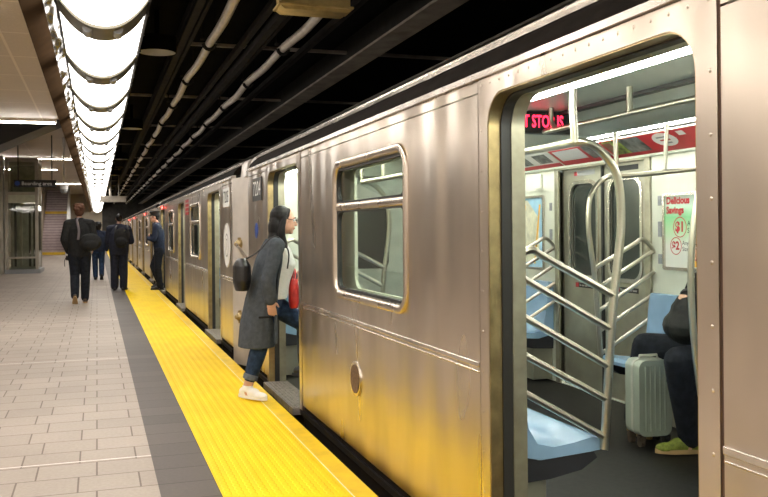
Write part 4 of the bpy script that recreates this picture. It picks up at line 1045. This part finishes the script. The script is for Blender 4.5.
# seated passenger on the far bench, facing the platform (-X): frame x right, y forward
JS = dict(pelvis=(0, 0, .575), chest=(0, .02, .90), neck=(0, .06, 1.10), head=(0, .12, 1.235), face=(.2, 1, -.25),
          shR=(.185, .03, 1.0), elR=(.24, .12, .76), wrR=(.11, .22, .86), shL=(-.185, .03, 1.0), elL=(-.235, .12, .76), wrL=(-.10, .26, .90), hdL=(.7, .5, .15), hdR=(-.7, .5, .15), pnL=(0, -1, -.2), pnR=(0, -1, -.2), thL=(0, 0, 1), thR=(0, 0, 1),
          hpR=(.10, .03, .585), knR=(.45, .25, .59), anR=(.57, .25, .095), toeR=(-1, .12, 0), hpL=(-.10, .03, .58), knL=(-.08, .40, .575), anL=(.01, .25, .095), toeL=(.36, 1, 0), ss=1.05)
seatp = walker('seated passenger in jeans and green shoes behind the door pillar, black bag on lap', (3.61, 4.30, .005), radians(90), JS,
    dict(mat=M['blackcloth'], rings=[(0, 0, .56, .17, .12), (0, .0, .66, .19, .14), (0, .01, .80, .19, .14), (0, .03, .95, .20, .125), (0, .05, 1.04, .15, .09), (0, .06, 1.09, .08, .07)], collar=1, sleeve=(.075, .064, .05)),
    dict(mat=M['jeans_d'], r=(.105, .082, .070)), M['skin'], M['hair_br'], (M['shoe_gr'], M['shoe_sole']), hairfn=short_hair)
eyes(seatp, JS['head'], JS['face'])
lb = empty('black_bag', (3.33, 4.29, .668))
m = MB(); m.ball((0, 0, .10), (.12, .18, .11), 16); m.ball((.03, -.0, .20), (.09, .13, .11), 14); m.ball((-.0, .04, .17), (.07, .09, .10), 12); m.blob('sack', mat('crumpled_black', (.010, .010, .009, 1), .6, 0, .4, 12, .9, 14, .3), lb, .01, 3)
m = MB(); m.tube([V((.02, .08, .22)), V((.0, .04, .30)), V((.0, -.04, .31)), V((.03, -.08, .25))], .012, 8, 4); m.build('handle', M['leather'], lb)
tag(lb, 'crumpled black bag held on the lap of the seated passenger', 'bag')
# suitcase
su = empty('suitcase', (3.275, 4.60, 0), radians(-5))
def shell_box(m, x0, x1, y0, y1, z0, z1, r):
    m.plate(rrect(x0, z0, x1, z1, r, 6), [], 'y', y0, y1)
m = MB(); shell_box(m, -.112, .112, -.085, .085, .065, .535, .05); sh = m.build('shell', M['case'], su, bevel=.03)
m = MB()
for k in range(5): x = -.066+.033*k; m.tube([(x, -.086, .10), (x, -.086, .50)], .007, 8)
m.build('moulded_ridge', M['case'], sh)
m = MB(); m.plate(rrect(-.115, .062, .115, .538, .052, 6), [rrect(-.110, .067, .110, .533, .05, 6)], 'y', -.012, .012); m.build('zip_band', M['case_trim'], su)
m = MB(); m.tube([(-.065, 0, .53), (-.06, 0, .556), (.06, 0, .556), (.065, 0, .53)], .009, 8); m.build('carry_handle', M['case_trim'], su)
m = MB(); m.box((.072, -.093, .40), (.098, -.085, .44)); m.build('badge', M['black'], su)
for x in (-.085, .085):
    for y in (-.06, .06):
        w = MB(); w.cyl((x-.014, y, .027), (x+.014, y, .027), .026, 14); w.box((x-.02, y-.02, .04), (x+.02, y+.02, .07)); w.build('wheel', M['black'] if x > 0 else M['shoe_br'], su)
tag(su, 'silver hard shell suitcase standing on the train floor beside the green shoes', 'suitcase')

# ------------------------------------------------------------------ camera and world
F = 860.0; YAW = atan(287/F); RHO = .009
cd = bpy.data.cameras.new('camera'); cam = bpy.data.objects.new('camera_view', cd); COL.objects.link(cam)
cd.sensor_width = 36; cd.lens = F/768*36; cd.shift_y = -19/768
cd.clip_start = .05; cd.clip_end = 200
cam.matrix_world = Matrix.Translation((0, 0, 1.36)) @ Matrix.Rotation(-YAW, 4, 'Z') @ Matrix.Rotation(pi/2, 4, 'X') @ Matrix.Rotation(-RHO, 4, 'Z')
SC.camera = cam
w = bpy.data.worlds.new('world'); SC.world = w; w.use_nodes = True
w.node_tree.nodes['Background'].inputs[0].default_value = (.05, .045, .04, 1); w.node_tree.nodes['Background'].inputs[1].default_value = 1
vs = SC.view_settings; vs.view_transform = 'Standard'; vs.look = 'None'; vs.gamma = 1; vs.use_curve_mapping = False; vs.exposure = .50
SC.cycles.max_bounces = 10; SC.cycles.diffuse_bounces = 5; SC.cycles.glossy_bounces = 5; SC.cycles.transparent_max_bounces = 12
SC.cycles.sample_clamp_indirect = 6
